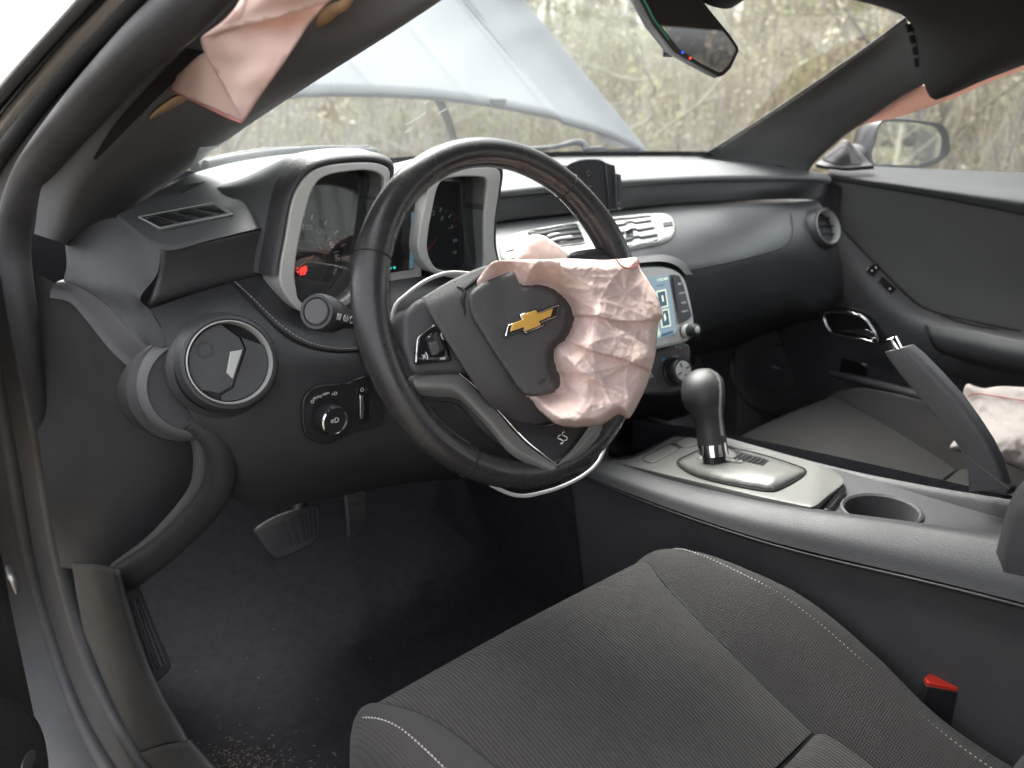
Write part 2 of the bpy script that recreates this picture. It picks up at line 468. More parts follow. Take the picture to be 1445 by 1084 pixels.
M = {
 'plastic': nmat('dark_plastic', (.047, .047, .050), .55, bump=grain, var=.15, rvar=.06, dust=.07),
 'plastic2': nmat('charcoal_plastic', (.060, .059, .061), .58, bump=grain, var=.15, rvar=.06, dust=.07),
 'dashtop': nmat('dash_top_vinyl', (.105, .108, .110), .44, bump=[('noise', 900, .06, .0002)], var=.10, rvar=.05, spec=.8, dust=.06),  # base paler than dark vinyl, standing in for windshield glare
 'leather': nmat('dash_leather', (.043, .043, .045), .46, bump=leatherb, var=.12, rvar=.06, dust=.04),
 'hub': nmat('hub_vinyl', (.062, .058, .058), .55, bump=[('voronoi', 720, .55, .0008)], var=.08),
 'pillar': nmat('pillar_trim', (.115, .113, .113), .75, bump=[('noise', 900, .3, .0005)], var=.1),
 'headliner': nmat('headliner_cloth', (.050, .048, .047), .95, bump=[('noise', 700, .4, .0008)], var=.1),
 'rim': nmat('rim_leather', (.030, .028, .028), .27, bump=[('voronoi', 700, .25, .0005), ('noise', 40, .15, .001)], var=.2, rvar=.10, vscale=18),
 'seam': nmat('dark_seam', (.008, .008, .008), .8),
 'rubber': nmat('black_rubber', (.040, .039, .041), .60, bump=[('noise', 500, .2, .0006)], var=.25, vscale=20, rvar=.1, dust=.08),
 'silver': nmat('silver_paint', (.50, .50, .475), .45, metal=.2, bump=[('noise', 2500, .05, .0002)], var=.05, rvar=.06),
 'warm_silver': nmat('satin_silver', (.19, .186, .175), .42, metal=.3, var=.05, rvar=.05),
 'chrome': nmat('chrome', (.82, .82, .83), .10, metal=1.0, rvar=.05, vscale=30),
 'gloss': nmat('gloss_black', (.012, .012, .013), .14, coat=.3, rvar=.06, vscale=30),
 'satin': nmat('satin_black', (.022, .022, .024), .35, rvar=.08, vscale=20),
 'void': nmat('vent_dark', (.006, .006, .007), .8),
 'gauge': nmat('gauge_face', (.010, .010, .012), .6, var=.3, vscale=25),
 'ribs': nmat('ribbed_seat_fabric', (.042, .039, .038), .9, bump=[('ribx', 1600, .8, .0016), ('noise', 1200, .3, .0006)], sheen=.08, extra='ribcol', spec=.2),
 'knit': nmat('woven_seat_fabric', (.036, .0335, .033), .92, bump=[('knit', 2600, .5, .0008), ('noise', 1400, .3, .0005)], sheen=.08, extra='ribcol', spec=.2),
 'carpet': nmat('carpet', (.042, .041, .047), 1.0, bump=[('noise', 700, .9, .004), ('noise', 120, .5, .004)], var=.45, vscale=60, spec=.1),
 'thread': nmat('pale_thread', (.50, .49, .46), .8),
 'darkthread': nmat('grey_thread', (.12, .115, .115), .8),
 'airbag': clothmat('airbag_nylon', (.83, .64, .57), .14, .05),
 'airbag2': clothmat('side_airbag_nylon', (.68, .50, .44), .30, .06),
 'airbagw': clothmat('pale_airbag_nylon', (.44, .385, .36), .2, .15, 30),
 'paint': nmat('silver_body_paint', (.23, .238, .242), .42, metal=.05, coat=.6, var=.05, rvar=.05),
 'primer': nmat('hood_underside', (.10, .10, .11), .6),
 'glass': glassmat('windshield_glass', (.92, .96, .94), .022, .8),
 'clearglass': glassmat('side_glass', (.90, .95, .93), .02, .8),
 'lens': glassmat('gauge_lens', (.86, .87, .88), .010, .8),
 'mirror': nmat('mirror_glass', (.48, .50, .50), .02, metal=1.0),
 'mirror2': nmat('tinted_mirror_glass', (.26, .265, .28), .02, metal=1.0),
 'mark': nmat('print_white', (.75, .75, .75), .6),
 'markdim': nmat('print_grey', (.35, .35, .36), .6),
 'redmark': nmat('print_red', (.35, .04, .03), .6),
 'redlit': emat('tell_tale_red', (1, .03, .02), .7),
 'needle': nmat('needle_red', (.75, .07, .05), .5),
 'teal': emat('display_teal', (.02, .55, .52), .22),
 'gold': nmat('emblem_gold', (.66, .37, .075), .38, metal=.1, coat=.5, var=.05, bump=[('noise', 900, .1, .0003)]),
 'red': nmat('red_plastic', (.55, .035, .02), .35),
 'bluelit': emat('blue_led', (.03, .06, 1), .5),
 'screenbg': emat('screen_blue', (.24, .33, .40), .17),
 'screengrn': emat('screen_green', (.45, .62, .50), .22),
 'screenfg': emat('screen_pale', (.75, .85, .62), .22),
 'screendk': emat('screen_dark', (.07, .14, .22), .12),
 'white': nmat('white_plastic', (.55, .55, .53), .4),
 'tan': nmat('tan_wire_sleeve', (.42, .27, .15), .7, var=.2),
 'flap': nmat('vent_flap_plastic', (.060, .060, .060), .5, bump=grain),
 'ledge': nmat('door_ledge_vinyl', (.055, .056, .057), .72, bump=[('voronoi', 500, .2, .0005)], var=.12, rvar=.05, spec=.2),
 'panel': nmat('smooth_dash_panel', (.052, .054, .056), .38, bump=[('noise', 900, .12, .0004)], var=.15, rvar=.08, spec=.65),
 'plastic3': nmat('black_moulded_plastic', (.032, .032, .034), .60, bump=grain, var=.15, rvar=.06, dust=.06),
 'grip': nmat('shifter_leather', (.040, .037, .037), .46, bump=[('voronoi', 700, .35, .0006)], var=.15, rvar=.06),
 'steel': nmat('worn_steel', (.30, .29, .28), .4, metal=.8, var=.3, vscale=60),
 'ink': nmat('red_thread', (.38, .13, .11), .8),
}
# ------------------------------------------------------------------ more helpers
def inside(p, poly):
    c = False; n = len(poly); j = n - 1
    for i in range(n):
        (xi, yi), (xj, yj) = poly[i], poly[j]
        if (yi > p[1]) != (yj > p[1]) and p[0] < (xj - xi) * (p[1] - yi) / (yj - yi) + xi: c = not c
        j = i
    return c
def edgedist(p, poly):
    a = np.array(poly, float); b = np.roll(a, -1, 0); d = b - a
    q = np.array(p, float) - a
    t = np.clip((q * d).sum(1) / np.maximum((d * d).sum(1), 1e-9), 0, 1)
    return float(np.sqrt(((q - d * t[:, None]) ** 2).sum(1)).min())
def sm(a, b, x):
    t = min(1, max(0, (x - a) / (b - a))); return t * t * (3 - 2 * t)
def outline2(pts, n):
    return [(p.x, p.y) for p in cr([Vector((x, y, 0)) for x, y in pts], n, True)]
def sheet(name, outline, fn, mat, parent=None, step=5.0, thick=0.0, n=None, sharp=None, mods=()):
    """A sheet filling an outline; fn(px, py, distance to the outline) gives each point in space."""
    P = outline2(outline, n) if n else list(outline)
    x0 = min(p[0] for p in P); x1 = max(p[0] for p in P); y0 = min(p[1] for p in P); y1 = max(p[1] for p in P)
    pts = [Vector(p) for p in P]; k = len(pts)
    rnd = random.Random(3)
    y = y0; row = 0
    while y < y1:
        x = x0 + (row % 2) * step / 2
        while x < x1:
            q = (x + rnd.uniform(-.2, .2) * step, y + rnd.uniform(-.2, .2) * step)
            if inside(q, P) and edgedist(q, P) > step * .45: pts.append(Vector(q))
            x += step
        y += step * .87; row += 1
    vo, eo, fo, *_ = delaunay_2d_cdt(pts, [(i, (i + 1) % k) for i in range(k)], [list(range(k))], 1, 1e-6)
    verts = [fn(v[0], v[1], edgedist(v, P)) for v in vo]
    faces = []
    for f in fo:
        f = list(f)
        a, b, c = verts[f[0]], verts[f[1]], verts[f[2]]
        if (b - a).cross(c - a).dot(CAM - a) < 0: f.reverse()
        faces.append(tuple(f))
    ms = ([('solid', thick, -1)] if thick else []) + list(mods)
    o = mk(name, verts, faces, mat, parent, True, ms, sharp)
    BV[o.name] = BVHTree.FromPolygons(verts, faces)
    return o
def rings(name, L, mat, parent=None, seg=24, cap=True, mods=(), pw=2.0, sharp=50):
    """Loft of (super)ellipses: each ring (centre, half-axis u, half-axis v)."""
    verts = []; faces = []
    for (c, u, v) in L:
        c, u, v = Vector(c), Vector(u), Vector(v)
        for k in range(seg):
            t = 2 * math.pi * k / seg; a, b = math.cos(t), math.sin(t)
            a = math.copysign(abs(a) ** (2 / pw), a); b = math.copysign(abs(b) ** (2 / pw), b)
            verts.append(c + u * a + v * b)
    for i in range(len(L) - 1):
        for k in range(seg):
            j = (k + 1) % seg
            faces.append((i * seg + k, i * seg + j, (i + 1) * seg + j, (i + 1) * seg + k))
    if cap:
        faces.append(tuple(reversed(range(seg)))); faces.append(tuple(range((len(L) - 1) * seg, len(L) * seg)))
    o = mk(name, verts, faces, mat, parent, True, mods, None)
    bm = bmesh.new(); bm.from_mesh(o.data); bmesh.ops.recalc_face_normals(bm, faces=bm.faces); bm.to_mesh(o.data); bm.free()
    o.data.set_sharp_from_angle(angle=R(sharp))
    return o
def ridged(x, y, s, seed=0.0):
    return 1 - abs(noise.noise(Vector((x / s + seed, y / s - seed * 1.7, seed)))) * 2.2
def W_(a, b, off=0.0): return WC + WX * a + WZ * b + WN * off
WC = Vector((0.05, 0.015, -0.005)); RK = R(22)
WN = Vector((0, -math.cos(RK), math.sin(RK))); WX = Vector((1, 0, 0)); WZ = Vector((0, math.sin(RK), math.cos(RK)))
def WP(px, py, off=0.0): return PL(px, py, WC + WN * off, WN)
def WPs(l, off=0.0): return [WP(p[0], p[1], p[2] if len(p) > 2 else off) for p in l]

# ------------------------------------------------------------------ ground
def ground():
    n = 60; ext = 90.0
    verts = []; faces = []
    for j in range(n + 1):
        for i in range(n + 1):
            u = (i / n * 2 - 1); v = (j / n * 2 - 1)
            x = math.copysign(abs(u) ** 2.2, u) * ext; y = math.copysign(abs(v) ** 2.2, v) * ext
            d = math.hypot(x, y)
            z = GZ + .10 * noise.noise(Vector((x * .35, y * .35, 0))) * min(1, max(0, (d - 3.5) / 4)) + min(1.2, max(0, (d - 14) * .03))
            verts.append((x, y, z))
    for j in range(n):
        for i in range(n):
            a = j * (n + 1) + i; faces.append((a, a + 1, a + n + 2, a + n + 1))
    m = nmat('leaf_litter_ground', (.11, .092, .068), .95, bump=[('noise', 18, .8, .03), ('noise', 90, .7, .01)], var=.55, vscale=3)
    o = mk('ground', verts, faces, m); o['kind'] = 'structure'
ground()

# ------------------------------------------------------------------ car shell: pillars, roof, sill, floor
XC = 0.42
def yb(x): return 0.72 - 0.9 * (x - XC) ** 2
shell = thing('car_shell', 'dark car cabin shell with windshield pillars, headliner, door sill and carpeted footwell', 'car', (XC, 0, GZ))
# carpeted floor, toe board and centre tunnel side
fx = (-.31, 0, .36, .8, 1.17)
surf('carpet', [[Vector((x, y, z - (.02 if x == 0 else 0))) for x in fx] for y, z in ((.84, -.12), (.80, -.25), (.70, -.48), (.50, -.60), (.10, -.62), (-.50, -.62), (-.95, -.60))], M['carpet'], shell, 30, 40)
# firewall behind the dash
surf('firewall', [[Vector((-.34, .84, .09)), Vector((XC, .86, .09)), Vector((1.18, .84, .09))],
                  [Vector((-.34, .84, -.30)), Vector((XC, .86, -.30)), Vector((1.18, .84, -.30))]], M['void'], shell, 8, 4)
surf('kick_panel', [[Vector((1.10, y, z)) for y in (.22, .4, .6, .86)] for z in (.05, -.2)] + [[Vector((1.15, y, z)) for y in (.20, .4, .6, .86)] for z in (-.45, -.66)], M['carpet'], shell, 12, 12)
# hinge pillar and kick panel beside the pedals
surf('kick_panel', [Ys([(35, 376, .53), (75, 398, .485), (100, 412, .46), (130, 440, .425), (210, 520, .335)]),
                    Ys([(42, 480, .53), (90, 480, .49), (130, 490, .455), (165, 505, .415), (240, 560, .36)]),
                    Ys([(50, 580, .53), (100, 590, .50), (150, 600, .46), (200, 610, .43), (280, 615, .41)]),
                    Ys([(66, 700, .53), (115, 700, .51), (165, 700, .48), (220, 690, .45), (290, 655, .43)]),
                    Ys([(86, 800, .60), (130, 808, .57), (165, 812, .54), (205, 800, .51), (265, 735, .47)])], M['plastic2'], shell, 30, 40)
# sill trim
surf('sill_trim', [[X(101, 795, -.333), X(132, 797, -.322), X(165, 806, -.31)],
                   [X(111, 854, -.333), X(145, 855, -.322), X(180, 860, -.306)],
                   [X(134, 955, -.330), X(172, 950, -.318), X(213, 955, -.300)],
                   [X(195, 1066, -.325), X(225, 1056, -.313), X(262, 1046, -.298)]], M['plastic3'], shell, 12, 30, thick=.004)
surf('sill_plate', [[X(196, 1064, -.326), X(228, 1053, -.313), X(265, 1045, -.296)],
                    [X(215, 1095, -.322), X(255, 1090, -.308), X(300, 1086, -.292)],
                    [X(260, 1180, -.315), X(320, 1180, -.30), X(380, 1180, -.284)],
                    [X(420, 1420, -.315), X(520, 1420, -.30), X(600, 1420, -.284)]], M['plastic3'], shell, 12, 30, thick=.004)
# door opening weather seals: a fat inner bulb, and a second outer seal
seal_px = [(330, -60, -.195), (262, 10, -.22), (185, 82, -.25), (92, 185, -.285), (38, 262, -.31), (20, 340, -.325), (33, 450, -.333),
           (58, 620, -.336), (80, 760, -.336), (110, 880, -.335), (150, 985, -.330), (215, 1095, -.322), (330, 1230, -.315)]
tube('weatherstrip', Xs(seal_px), [.022, .020, .019, .018, .016, .013, .012, .012, .012, .012, .013, .014, .016], M['rubber'], shell, n=90, seg=14)
seal2 = [(220, -60, -.235), (165, 10, -.255), (100, 78, -.28), (30, 170, -.305), (-20, 262, -.33), (-25, 360, -.345), (-10, 480, -.352),
         (18, 640, -.356), (45, 790, -.356), (78, 910, -.354), (118, 1015, -.35), (170, 1110, -.345), (260, 1240, -.338)]
tube('weatherstrip', Xs(seal2), [.014, .013, .012, .012, .012, .012, .014, .014, .014, .014, .013, .012, .012], M['plastic3'], shell, n=90, seg=12)
S1 = [p + (p - CAM).normalized() * .012 for p in Xs(seal_px)]; S2 = [p + (p - CAM).normalized() * .016 for p in Xs(seal2)]
surf('pillar_flange', [S1, S2], M['plastic3'], shell, 60, 4)
surf('hinge_pillar', [S2[4:], [p + Vector((-.05, .02, -.02)) for p in S2[4:]], [p + Vector((-.16, .03, -.10)) for p in S2[4:]]], M['plastic3'], shell, 40, 8)
# painted pillar edge and bright drip moulding outside
tube('drip_moulding', Xs([(200, -45, -.262), (140, 20, -.283), (75, 92, -.305), (5, 175, -.33), (-60, 265, -.352)]), .0055, M['silver'], shell, n=40, seg=10)
tube('drip_moulding', Xs([(180, -40, -.272), (118, 25, -.292), (52, 98, -.313), (-15, 180, -.338), (-80, 270, -.36)]), .0035, M['satin'], shell, n=40, seg=8)
surf('pillar_skin', [Xs([(172, -40, -.276), (108, 30, -.296), (42, 105, -.317), (-30, 190, -.343), (-95, 280, -.365)]),
                     Xs([(150, -40, -.30), (88, 30, -.32), (20, 105, -.34), (-50, 190, -.365), (-120, 280, -.385)])], M['paint'], shell, 24, 5, thick=.003)
# driver side pillar trim
lp = surf('pillar_trim', [
    Xs([(345, -60, -.19), (270, 15, -.215), (200, 82, -.243), (120, 170, -.275), (62, 255, -.30), (48, 330, -.318)]),
    Xs([(440, -60, -.13), (350, 30, -.165), (255, 110, -.205), (170, 195, -.245), (110, 275, -.275), (80, 340, -.30)]),
    Xs([(560, -60, -.06), (450, 40, -.10), (340, 120, -.14), (240, 200, -.18), (165, 280, -.215), (110, 345, -.27)]),
    Xs([(700, -60, .01), (560, 35, -.045), (440, 112, -.075), (335, 182, -.098), (250, 245, -.128), (165, 303, -.205)]),
    [p + Vector((.03, .05, .0)) for p in Xs([(700, -60, .01), (560, 35, -.045), (440, 112, -.075), (335, 182, -.098), (250, 245, -.128), (165, 303, -.205)])]],
    M['pillar'], shell, 50, 30)
# gap where the side airbag burst out
g = [on(lp, *p, .0015)[0] for p in ((290, 72), (230, 128), (180, 178), (135, 224))]
g2 = [on(lp, *p, .0015)[0] for p in ((262, 66), (205, 124), (163, 172), (132, 222))]
surf('trim_gap', [g, g2], M['void'], shell, 16, 4)
# passenger side pillar trim
rp = surf('pillar_trim', [
    Xs([(975, 232, .955), (985, 219, .955), (1010, 211, .95), (1050, 187, .942), (1120, 141, .93), (1200, 86, .912), (1279, 29, .895)]),
    Xs([(1015, 236, .975), (1030, 222, .975), (1065, 203, .972), (1110, 170, .962), (1170, 127, .95), (1225, 85, .932), (1290, 52, .91)]),
    Xs([(1078, 241, 1.005), (1090, 227, 1.005), (1125, 200, 1.0), (1160, 172, .992), (1210, 140, .975), (1250, 112, .96), (1297, 88, .935)]),
    Xs([(1136, 246, 1.045), (1145, 232, 1.045), (1165, 213, 1.04), (1188, 193, 1.035), (1225, 168, 1.02), (1265, 140, 1.0), (1308, 116, .97)]),
    [p + Vector((.04, .03, .005)) for p in Xs([(1136, 246, 1.045), (1145, 232, 1.045), (1165, 213, 1.04), (1188, 193, 1.035), (1225, 168, 1.02), (1265, 140, 1.0), (1308, 116, .97)])]],
    M['pillar'], shell, 40, 24)
# black clip strip at the top of that trim
cl = ons(rp, [(1277, 31), (1284, 50), (1290, 72), (1294, 97)], .004)
for i, (a, b) in enumerate(((.02, .18), (.26, .42), (.5, .66), (.74, .92))):
    C4 = cr(cl, 51)
    p, q = C4[int(a * 50)], C4[int(b * 50)]
    box('trim_clip', (p + q) / 2 + Vector((.006, -.004, 0)), (q - p) * .5, cr_ * .006, cf_ * .003, M['void'], shell, .001)
tube('trim_edge', [p + Vector((.012, -.004, 0)) for p in cl], .003, M['satin'], shell, n=12, seg=6)
# header, headliner and rolled roof edge above the passenger window
hl = [Xs([(1195, -2, .80), (1245, 11, .85), (1279, 26, .895), (1294, 60, .915), (1300, 105, .93), (1314, 139, .95), (1334, 137, .965), (1390, 113, .975), (1445, 92, .985), (1560, 45, .99), (1900, -80, 1.0)])]
hh = [Vector((.62, .03, .365)), Vector((.78, .0, .37)), Vector((.84, -.05, .37)), Vector((.86, -.09, .37)), Vector((.87, -.13, .37)), Vector((.87, -.17, .37)),
      Vector((.87, -.21, .37)), Vector((.87, -.28, .375)), Vector((.87, -.36, .38)), Vector((.87, -.5, .385)), Vector((.87, -.9, .385))]
surf('header_trim', [hl[0], [p.lerp(q, .5) + Vector((-.01, -.01, -.012)) for p, q in zip(hl[0], hh)], hh], M['headliner'], shell, 60, 16)
surf('headliner', [[Vector((-.07, .035, .345)), Vector((.2, .0, .372)), Vector((.42, -.01, .38)), Vector((.62, .03, .366)), Vector((.8, .02, .37))],
                   [Vector((-.08, -.2, .37)), Vector((.2, -.2, .395)), Vector((.42, -.2, .405)), Vector((.62, -.2, .4)), Vector((.9, -.2, .385))],
                   [Vector((-.08, -.7, .375)), Vector((.2, -.7, .40)), Vector((.42, -.7, .41)), Vector((.62, -.7, .405)), Vector((.9, -.7, .385))],
                   [Vector((-.05, -1.3, .33)), Vector((.2, -1.3, .35)), Vector((.42, -1.3, .36)), Vector((.62, -1.3, .35)), Vector((.88, -1.3, .33))]], M['headliner'], shell, 20, 20)
surf('roof_skin', [[Vector((-.12, .05, .37)), Vector((.42, .0, .41)), Vector((.96, .05, .37))],
                   [Vector((-.14, -.5, .41)), Vector((.42, -.5, .45)), Vector((.98, -.5, .41))],
                   [Vector((-.10, -1.3, .36)), Vector((.42, -1.3, .40)), Vector((.94, -1.3, .36))]], M['paint'], shell, 16, 16)

# ------------------------------------------------------------------ windshield
ws = thing('windshield', 'dusty clear windshield above the dashboard', 'windshield', (XC, .72, .095))
xs = [-.145, -.03, .12, .27, .42, .57, .72, .87, .985]
def top_pt(x):
    u = (x - XC) / .565
    return Vector((XC + u * .49, .04 - .02 * (1 - u * u), .335 + .05 * (1 - u * u)))
wb = [Vector((x, yb(x), .094)) for x in xs]; wt = [top_pt(x) for x in xs]
wm = [a.lerp(b, .5) + Vector((0, .03, .045)) for a, b in zip(wb, wt)]
surf('glass_pane', [wb, wm, wt], M['glass'], ws, 40, 24)
gp = bpy.data.objects['glass_pane']
for q in (((571, 187), (583, 179)), ((590, 166), (601, 158)), ((598, 146), (606, 141)), ((572, 176), (590, 166)), ((618, 160), (630, 153)), ((1046, 172), (1053, 160)), ((985, 150), (990, 143))):
    tube('glass_scratch', ons(gp, q, .0008), .0005, M['white'], ws, seg=4)
# black ceramic border along the bottom and the passenger side
surf('black_border', [[p + Vector((0, -.006, .002)) for p in wb], [p.lerp(q, .05) + Vector((0, -.002, .003)) for p, q in zip(wb, wm)]], M['satin'], ws, 40, 3)
tube('glass_seal', Xs([(960, 218.5, .93), (985, 218.5, .957), (1003, 213, .95), (1050, 184, .943), (1120, 138, .931), (1200, 83, .913), (1279, 26, .896)]), .0028, M['rubber'], ws, n=40, seg=6)

# ------------------------------------------------------------------ hood, raised, seen through the glass
hood = thing('car_hood', 'raised silver white car hood seen through the windshield', 'hood', (XC, .95, .1))
rear = Ys([(330, 150, .98), (380, 138, 1.0), (440, 130.5, 1.02), (530, 131, 1.03), (620, 136, 1.035), (700, 147, 1.03), (790, 165, 1.01), (796, 170, 1.008), (860, 189, .97), (916, 216, .915)])
side_ = Ys([(916, 216, .915), (840, 122, 1.02), (740, 0, 1.16), (640, -130, 1.32), (560, -240, 1.45)])
R0 = rear[-1]
hrows = []
for k in range(5):
    d = side_[k] - R0
    hrows.append([R0 + (p - R0) * (1 - .02 * k) + d + Vector((0, .05, .03)) * math.sin((i / 9) * math.pi) * (k > 0) for i, p in enumerate(rear)])
def hood_disp(v, a, b):
    d = 0
    for c, w in ((.30, .010), (.52, .014), (.72, .010)):         # pressed ridge lines
        d += .0022 * math.exp(-((a - c) / w) ** 2)
    return v + Vector((0, -d * sm(0, .10, b), d * .5))
ho = surf('hood_skin', hrows, M['paint'], hood, 160, 40, thick=.012, disp=hood_disp)
tube('hood_rear_edge', [p + Vector((0, .008, -.004)) for p in rear], .006, M['primer'], hood, n=50, seg=8)
plate('hinge_bracket', Ys([(835, 181, 1.0), (870, 188, 1.0), (900, 213, .97), (868, 206, .97), (850, 200, .97)]), (-.5, -1, 0), .01, M['primer'], hood)
box('hood_bumper', Y(702, 145, 1.03), (.022, 0, 0), (0, .01, 0), (0, 0, .009), M['rubber'], hood, .003)
st = tube('hood_strut', [Y(617, 137, 1.05), Y(628, 160, 1.1), Y(640, 196, 1.2), Y(650, 235, 1.25)], .011, M['satin'], None, n=14, seg=10)
tag(st, 'dark gas strut holding up the open hood behind the steering wheel', 'strut')
# wipers
w1 = thing('windshield_wiper', 'dark wiper blade resting along the bottom of the glass left of the steering wheel', 'wiper', Y(400, 225, .7))
tube('wiper_blade', [Y(290, 232, .56), Y(340, 222, .62), Y(400, 214, .68), Y(470, 210, .72), Y(530, 214, .74)], .006, M['satin'], w1, n=24, seg=8)
tube('wiper_arm', [Y(275, 236, .60), Y(330, 222, .67), Y(385, 213, .73), Y(430, 211, .76), Y(520, 209, .78)], [.009, .008, .006, .005, .006], M['rubber'], w1, n=24, seg=8)
w2 = thing('windshield_wiper', 'dark wiper arm with pivot at the base of the glass beside the phone mount', 'wiper', Y(800, 212, .7))
tube('wiper_blade', [Y(690, 215, .78), Y(740, 212, .77), Y(772, 209, .75)], .006, M['satin'], w2, n=12, seg=8)
tube('wiper_arm', [Y(768, 210, .75), Y(790, 206, .75), Y(812, 201, .74), Y(824, 204, .73), Y(828, 213, .72)], [.004, .005, .006, .008, .010], M['rubber'], w2, n=20, seg=8)
box('wiper_pivot', Y(838, 211, .72), (.022, -.008, 0), (.004, .012, 0), (0, 0, .007), M['rubber'], w2, .003)
# cowl panel below the glass
cw = surf('cowl_panel', [[Vector((x, yb(x) + .02, .06)) for x in xs], [Vector((x, yb(x) + .22, .055)) for x in xs]], M['plastic'], shell, 20, 4)
# fender tops
for s in (-1, 1):
    surf('fender', [[Vector((XC + s * .78, .55, .08)), Vector((XC + s * .78, 1.2, .05)), Vector((XC + s * .75, 2.0, -.05))],
                    [Vector((XC + s * .90, .50, .03)), Vector((XC + s * .93, 1.2, .0)), Vector((XC + s * .88, 2.0, -.1))],
                    [Vector((XC + s * .94, .50, -.25)), Vector((XC + s * .96, 1.2, -.2)), Vector((XC + s * .90, 2.0, -.3))]], M['paint'], shell, 16, 8)

# ------------------------------------------------------------------ dashboard
dash = thing('dashboard', 'black dashboard with two gauge pods, round side vents and centre screen', 'dashboard', (XC, .35, -.3))
fe = [(640, 275, .37), (705, 269, .36), (762, 263, .352), (880, 254, .34), (1000, 248.5, .315), (1100, 248, .275), (1150, 249, .245), (1172, 252, .235)]
fv = Ys(fe)
fxs = [v.x for v in fv]
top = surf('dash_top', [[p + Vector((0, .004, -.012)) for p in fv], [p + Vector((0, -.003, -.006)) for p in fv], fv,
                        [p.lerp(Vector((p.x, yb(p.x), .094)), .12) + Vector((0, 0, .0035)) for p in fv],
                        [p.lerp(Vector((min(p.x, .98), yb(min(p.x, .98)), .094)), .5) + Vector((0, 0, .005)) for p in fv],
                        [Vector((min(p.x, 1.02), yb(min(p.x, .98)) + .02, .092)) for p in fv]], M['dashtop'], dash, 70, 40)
band_b = Ys([(640, 330, .365), (698, 315, .36), (786, 304, .35), (880, 295, .34), (960, 288, .325), (1050, 283, .295), (1111, 281, .275), (1160, 282, .235)])
band_t = [p + Vector((0, .004, -.010)) for p in fv]
surf('dash_band', [band_t, [a.lerp(b, .5) + Vector((0, -.002, 0)) for a, b in zip(band_t, band_b)], band_b], M['leather'], dash, 60, 10, thick=.004)
up = surf('dash_panel', [
    Ys([(640, 322, .392), (698, 308, .387), (786, 297, .377), (880, 288, .367), (960, 282, .352), (1050, 277, .322), (1111, 276, .300), (1150, 276, .262)]),
    Ys([(640, 333, .365), (698, 318, .36), (786, 307, .35), (880, 298, .34), (960, 291, .325), (1050, 286, .295), (1111, 284, .275), (1156, 285, .235)]),
    Ys([(640, 345, .33), (698, 330, .325), (790, 318, .315), (880, 309, .305), (960, 302, .29), (1050, 297, .262), (1111, 295, .24), (1163, 297, .217)]),
    Ys([(640, 380, .29), (698, 360, .285), (800, 345, .262), (890, 335, .25), (965, 328, .243), (1050, 322, .225), (1111, 320, .21), (1178, 325, .19)]),
    Ys([(640, 410, .25), (698, 395, .24), (800, 380, .222), (900, 372, .207), (970, 365, .206), (1050, 355, .198), (1111, 347, .19), (1186, 360, .172)]),
    Ys([(640, 450, .24), (698, 430, .23), (800, 415, .207), (900, 400, .197), (972, 390, .197), (1050, 378, .190), (1111, 368, .185), (1190, 388, .168)]),
    Ys([(640, 500, .24), (698, 490, .24), (800, 470, .23), (900, 450, .205), (985, 432, .203), (1060, 420, .198), (1115, 412, .195), (1190, 425, .18)]),
    Ys([(640, 540, .26), (698, 530, .26), (800, 510, .25), (900, 490, .24), (990, 468, .245), (1060, 455, .245), (1115, 447, .24), (1185, 455, .225)]),
    Ys([(640, 560, .45), (698, 550, .45), (800, 530, .45), (900, 515, .45), (995, 500, .45), (1060, 486, .45), (1110, 476, .45), (1170, 470, .42)])],
    M['panel'], dash, 80, 60)
# panel joints
def seam(px, host, r=.0012, parent=dash, name='panel_joint', m=None, n=60):
    return tube(name, ons(host, px, .0002), r, m or M['seam'], parent, n=n, seg=6)
seam([(962, 388), (975, 382), (1040, 368), (1095, 353), (1112, 343), (1118, 328), (1116, 305), (1111, 287)], up, .0016)
stitches('stitching', ons(up, [(1121, 340), (1123, 328), (1121, 305), (1117, 289)], .0006), M['darkthread'], dash)
seam([(985, 470), (1010, 460), (1032, 450)], up, .001)
# left end of the dash
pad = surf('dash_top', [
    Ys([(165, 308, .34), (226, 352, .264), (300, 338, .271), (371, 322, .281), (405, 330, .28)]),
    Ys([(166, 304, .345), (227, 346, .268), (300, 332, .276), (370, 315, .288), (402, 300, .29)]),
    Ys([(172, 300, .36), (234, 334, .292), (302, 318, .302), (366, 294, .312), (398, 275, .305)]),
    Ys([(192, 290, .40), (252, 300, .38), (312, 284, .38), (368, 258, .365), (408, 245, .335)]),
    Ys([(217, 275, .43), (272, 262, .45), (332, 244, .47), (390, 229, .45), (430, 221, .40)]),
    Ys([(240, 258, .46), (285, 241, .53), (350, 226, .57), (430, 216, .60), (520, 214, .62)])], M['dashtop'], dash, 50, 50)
surf('dash_block', [Ys([(228, 353, .266), (300, 340, .273), (370, 324, .283)]), Ys([(223, 392, .27), (300, 370, .278), (371, 352, .287)]),
                    Ys([(214, 424, .268), (300, 400, .28), (372, 382, .286)]), Ys([(210, 433, .275), (300, 408, .288), (373, 389, .295)])], M['leather'], dash, 20, 20, thick=.004)
surf('dash_corner', [
    Ys([(92, 345, .40), (128, 318, .375), (165, 308, .342), (200, 331, .302), (227, 354, .267)]),
    Ys([(94, 375, .385), (130, 355, .35), (165, 350, .32), (196, 368, .29), (221, 388, .268)]),
    Ys([(90, 396, .385), (125, 399, .34), (160, 402, .302), (184, 408, .282), (198, 420, .268)]),
    Ys([(100, 399, .375), (140, 420, .322), (180, 443, .282), (204, 448, .268), (211, 437, .266)]),
    Ys([(112, 402, .362), (150, 430, .312), (195, 478, .262), (222, 490, .252), (242, 486, .246)])], M['plastic3'], dash, 30, 30)  # shade beside the door opening put in as a darker plastic
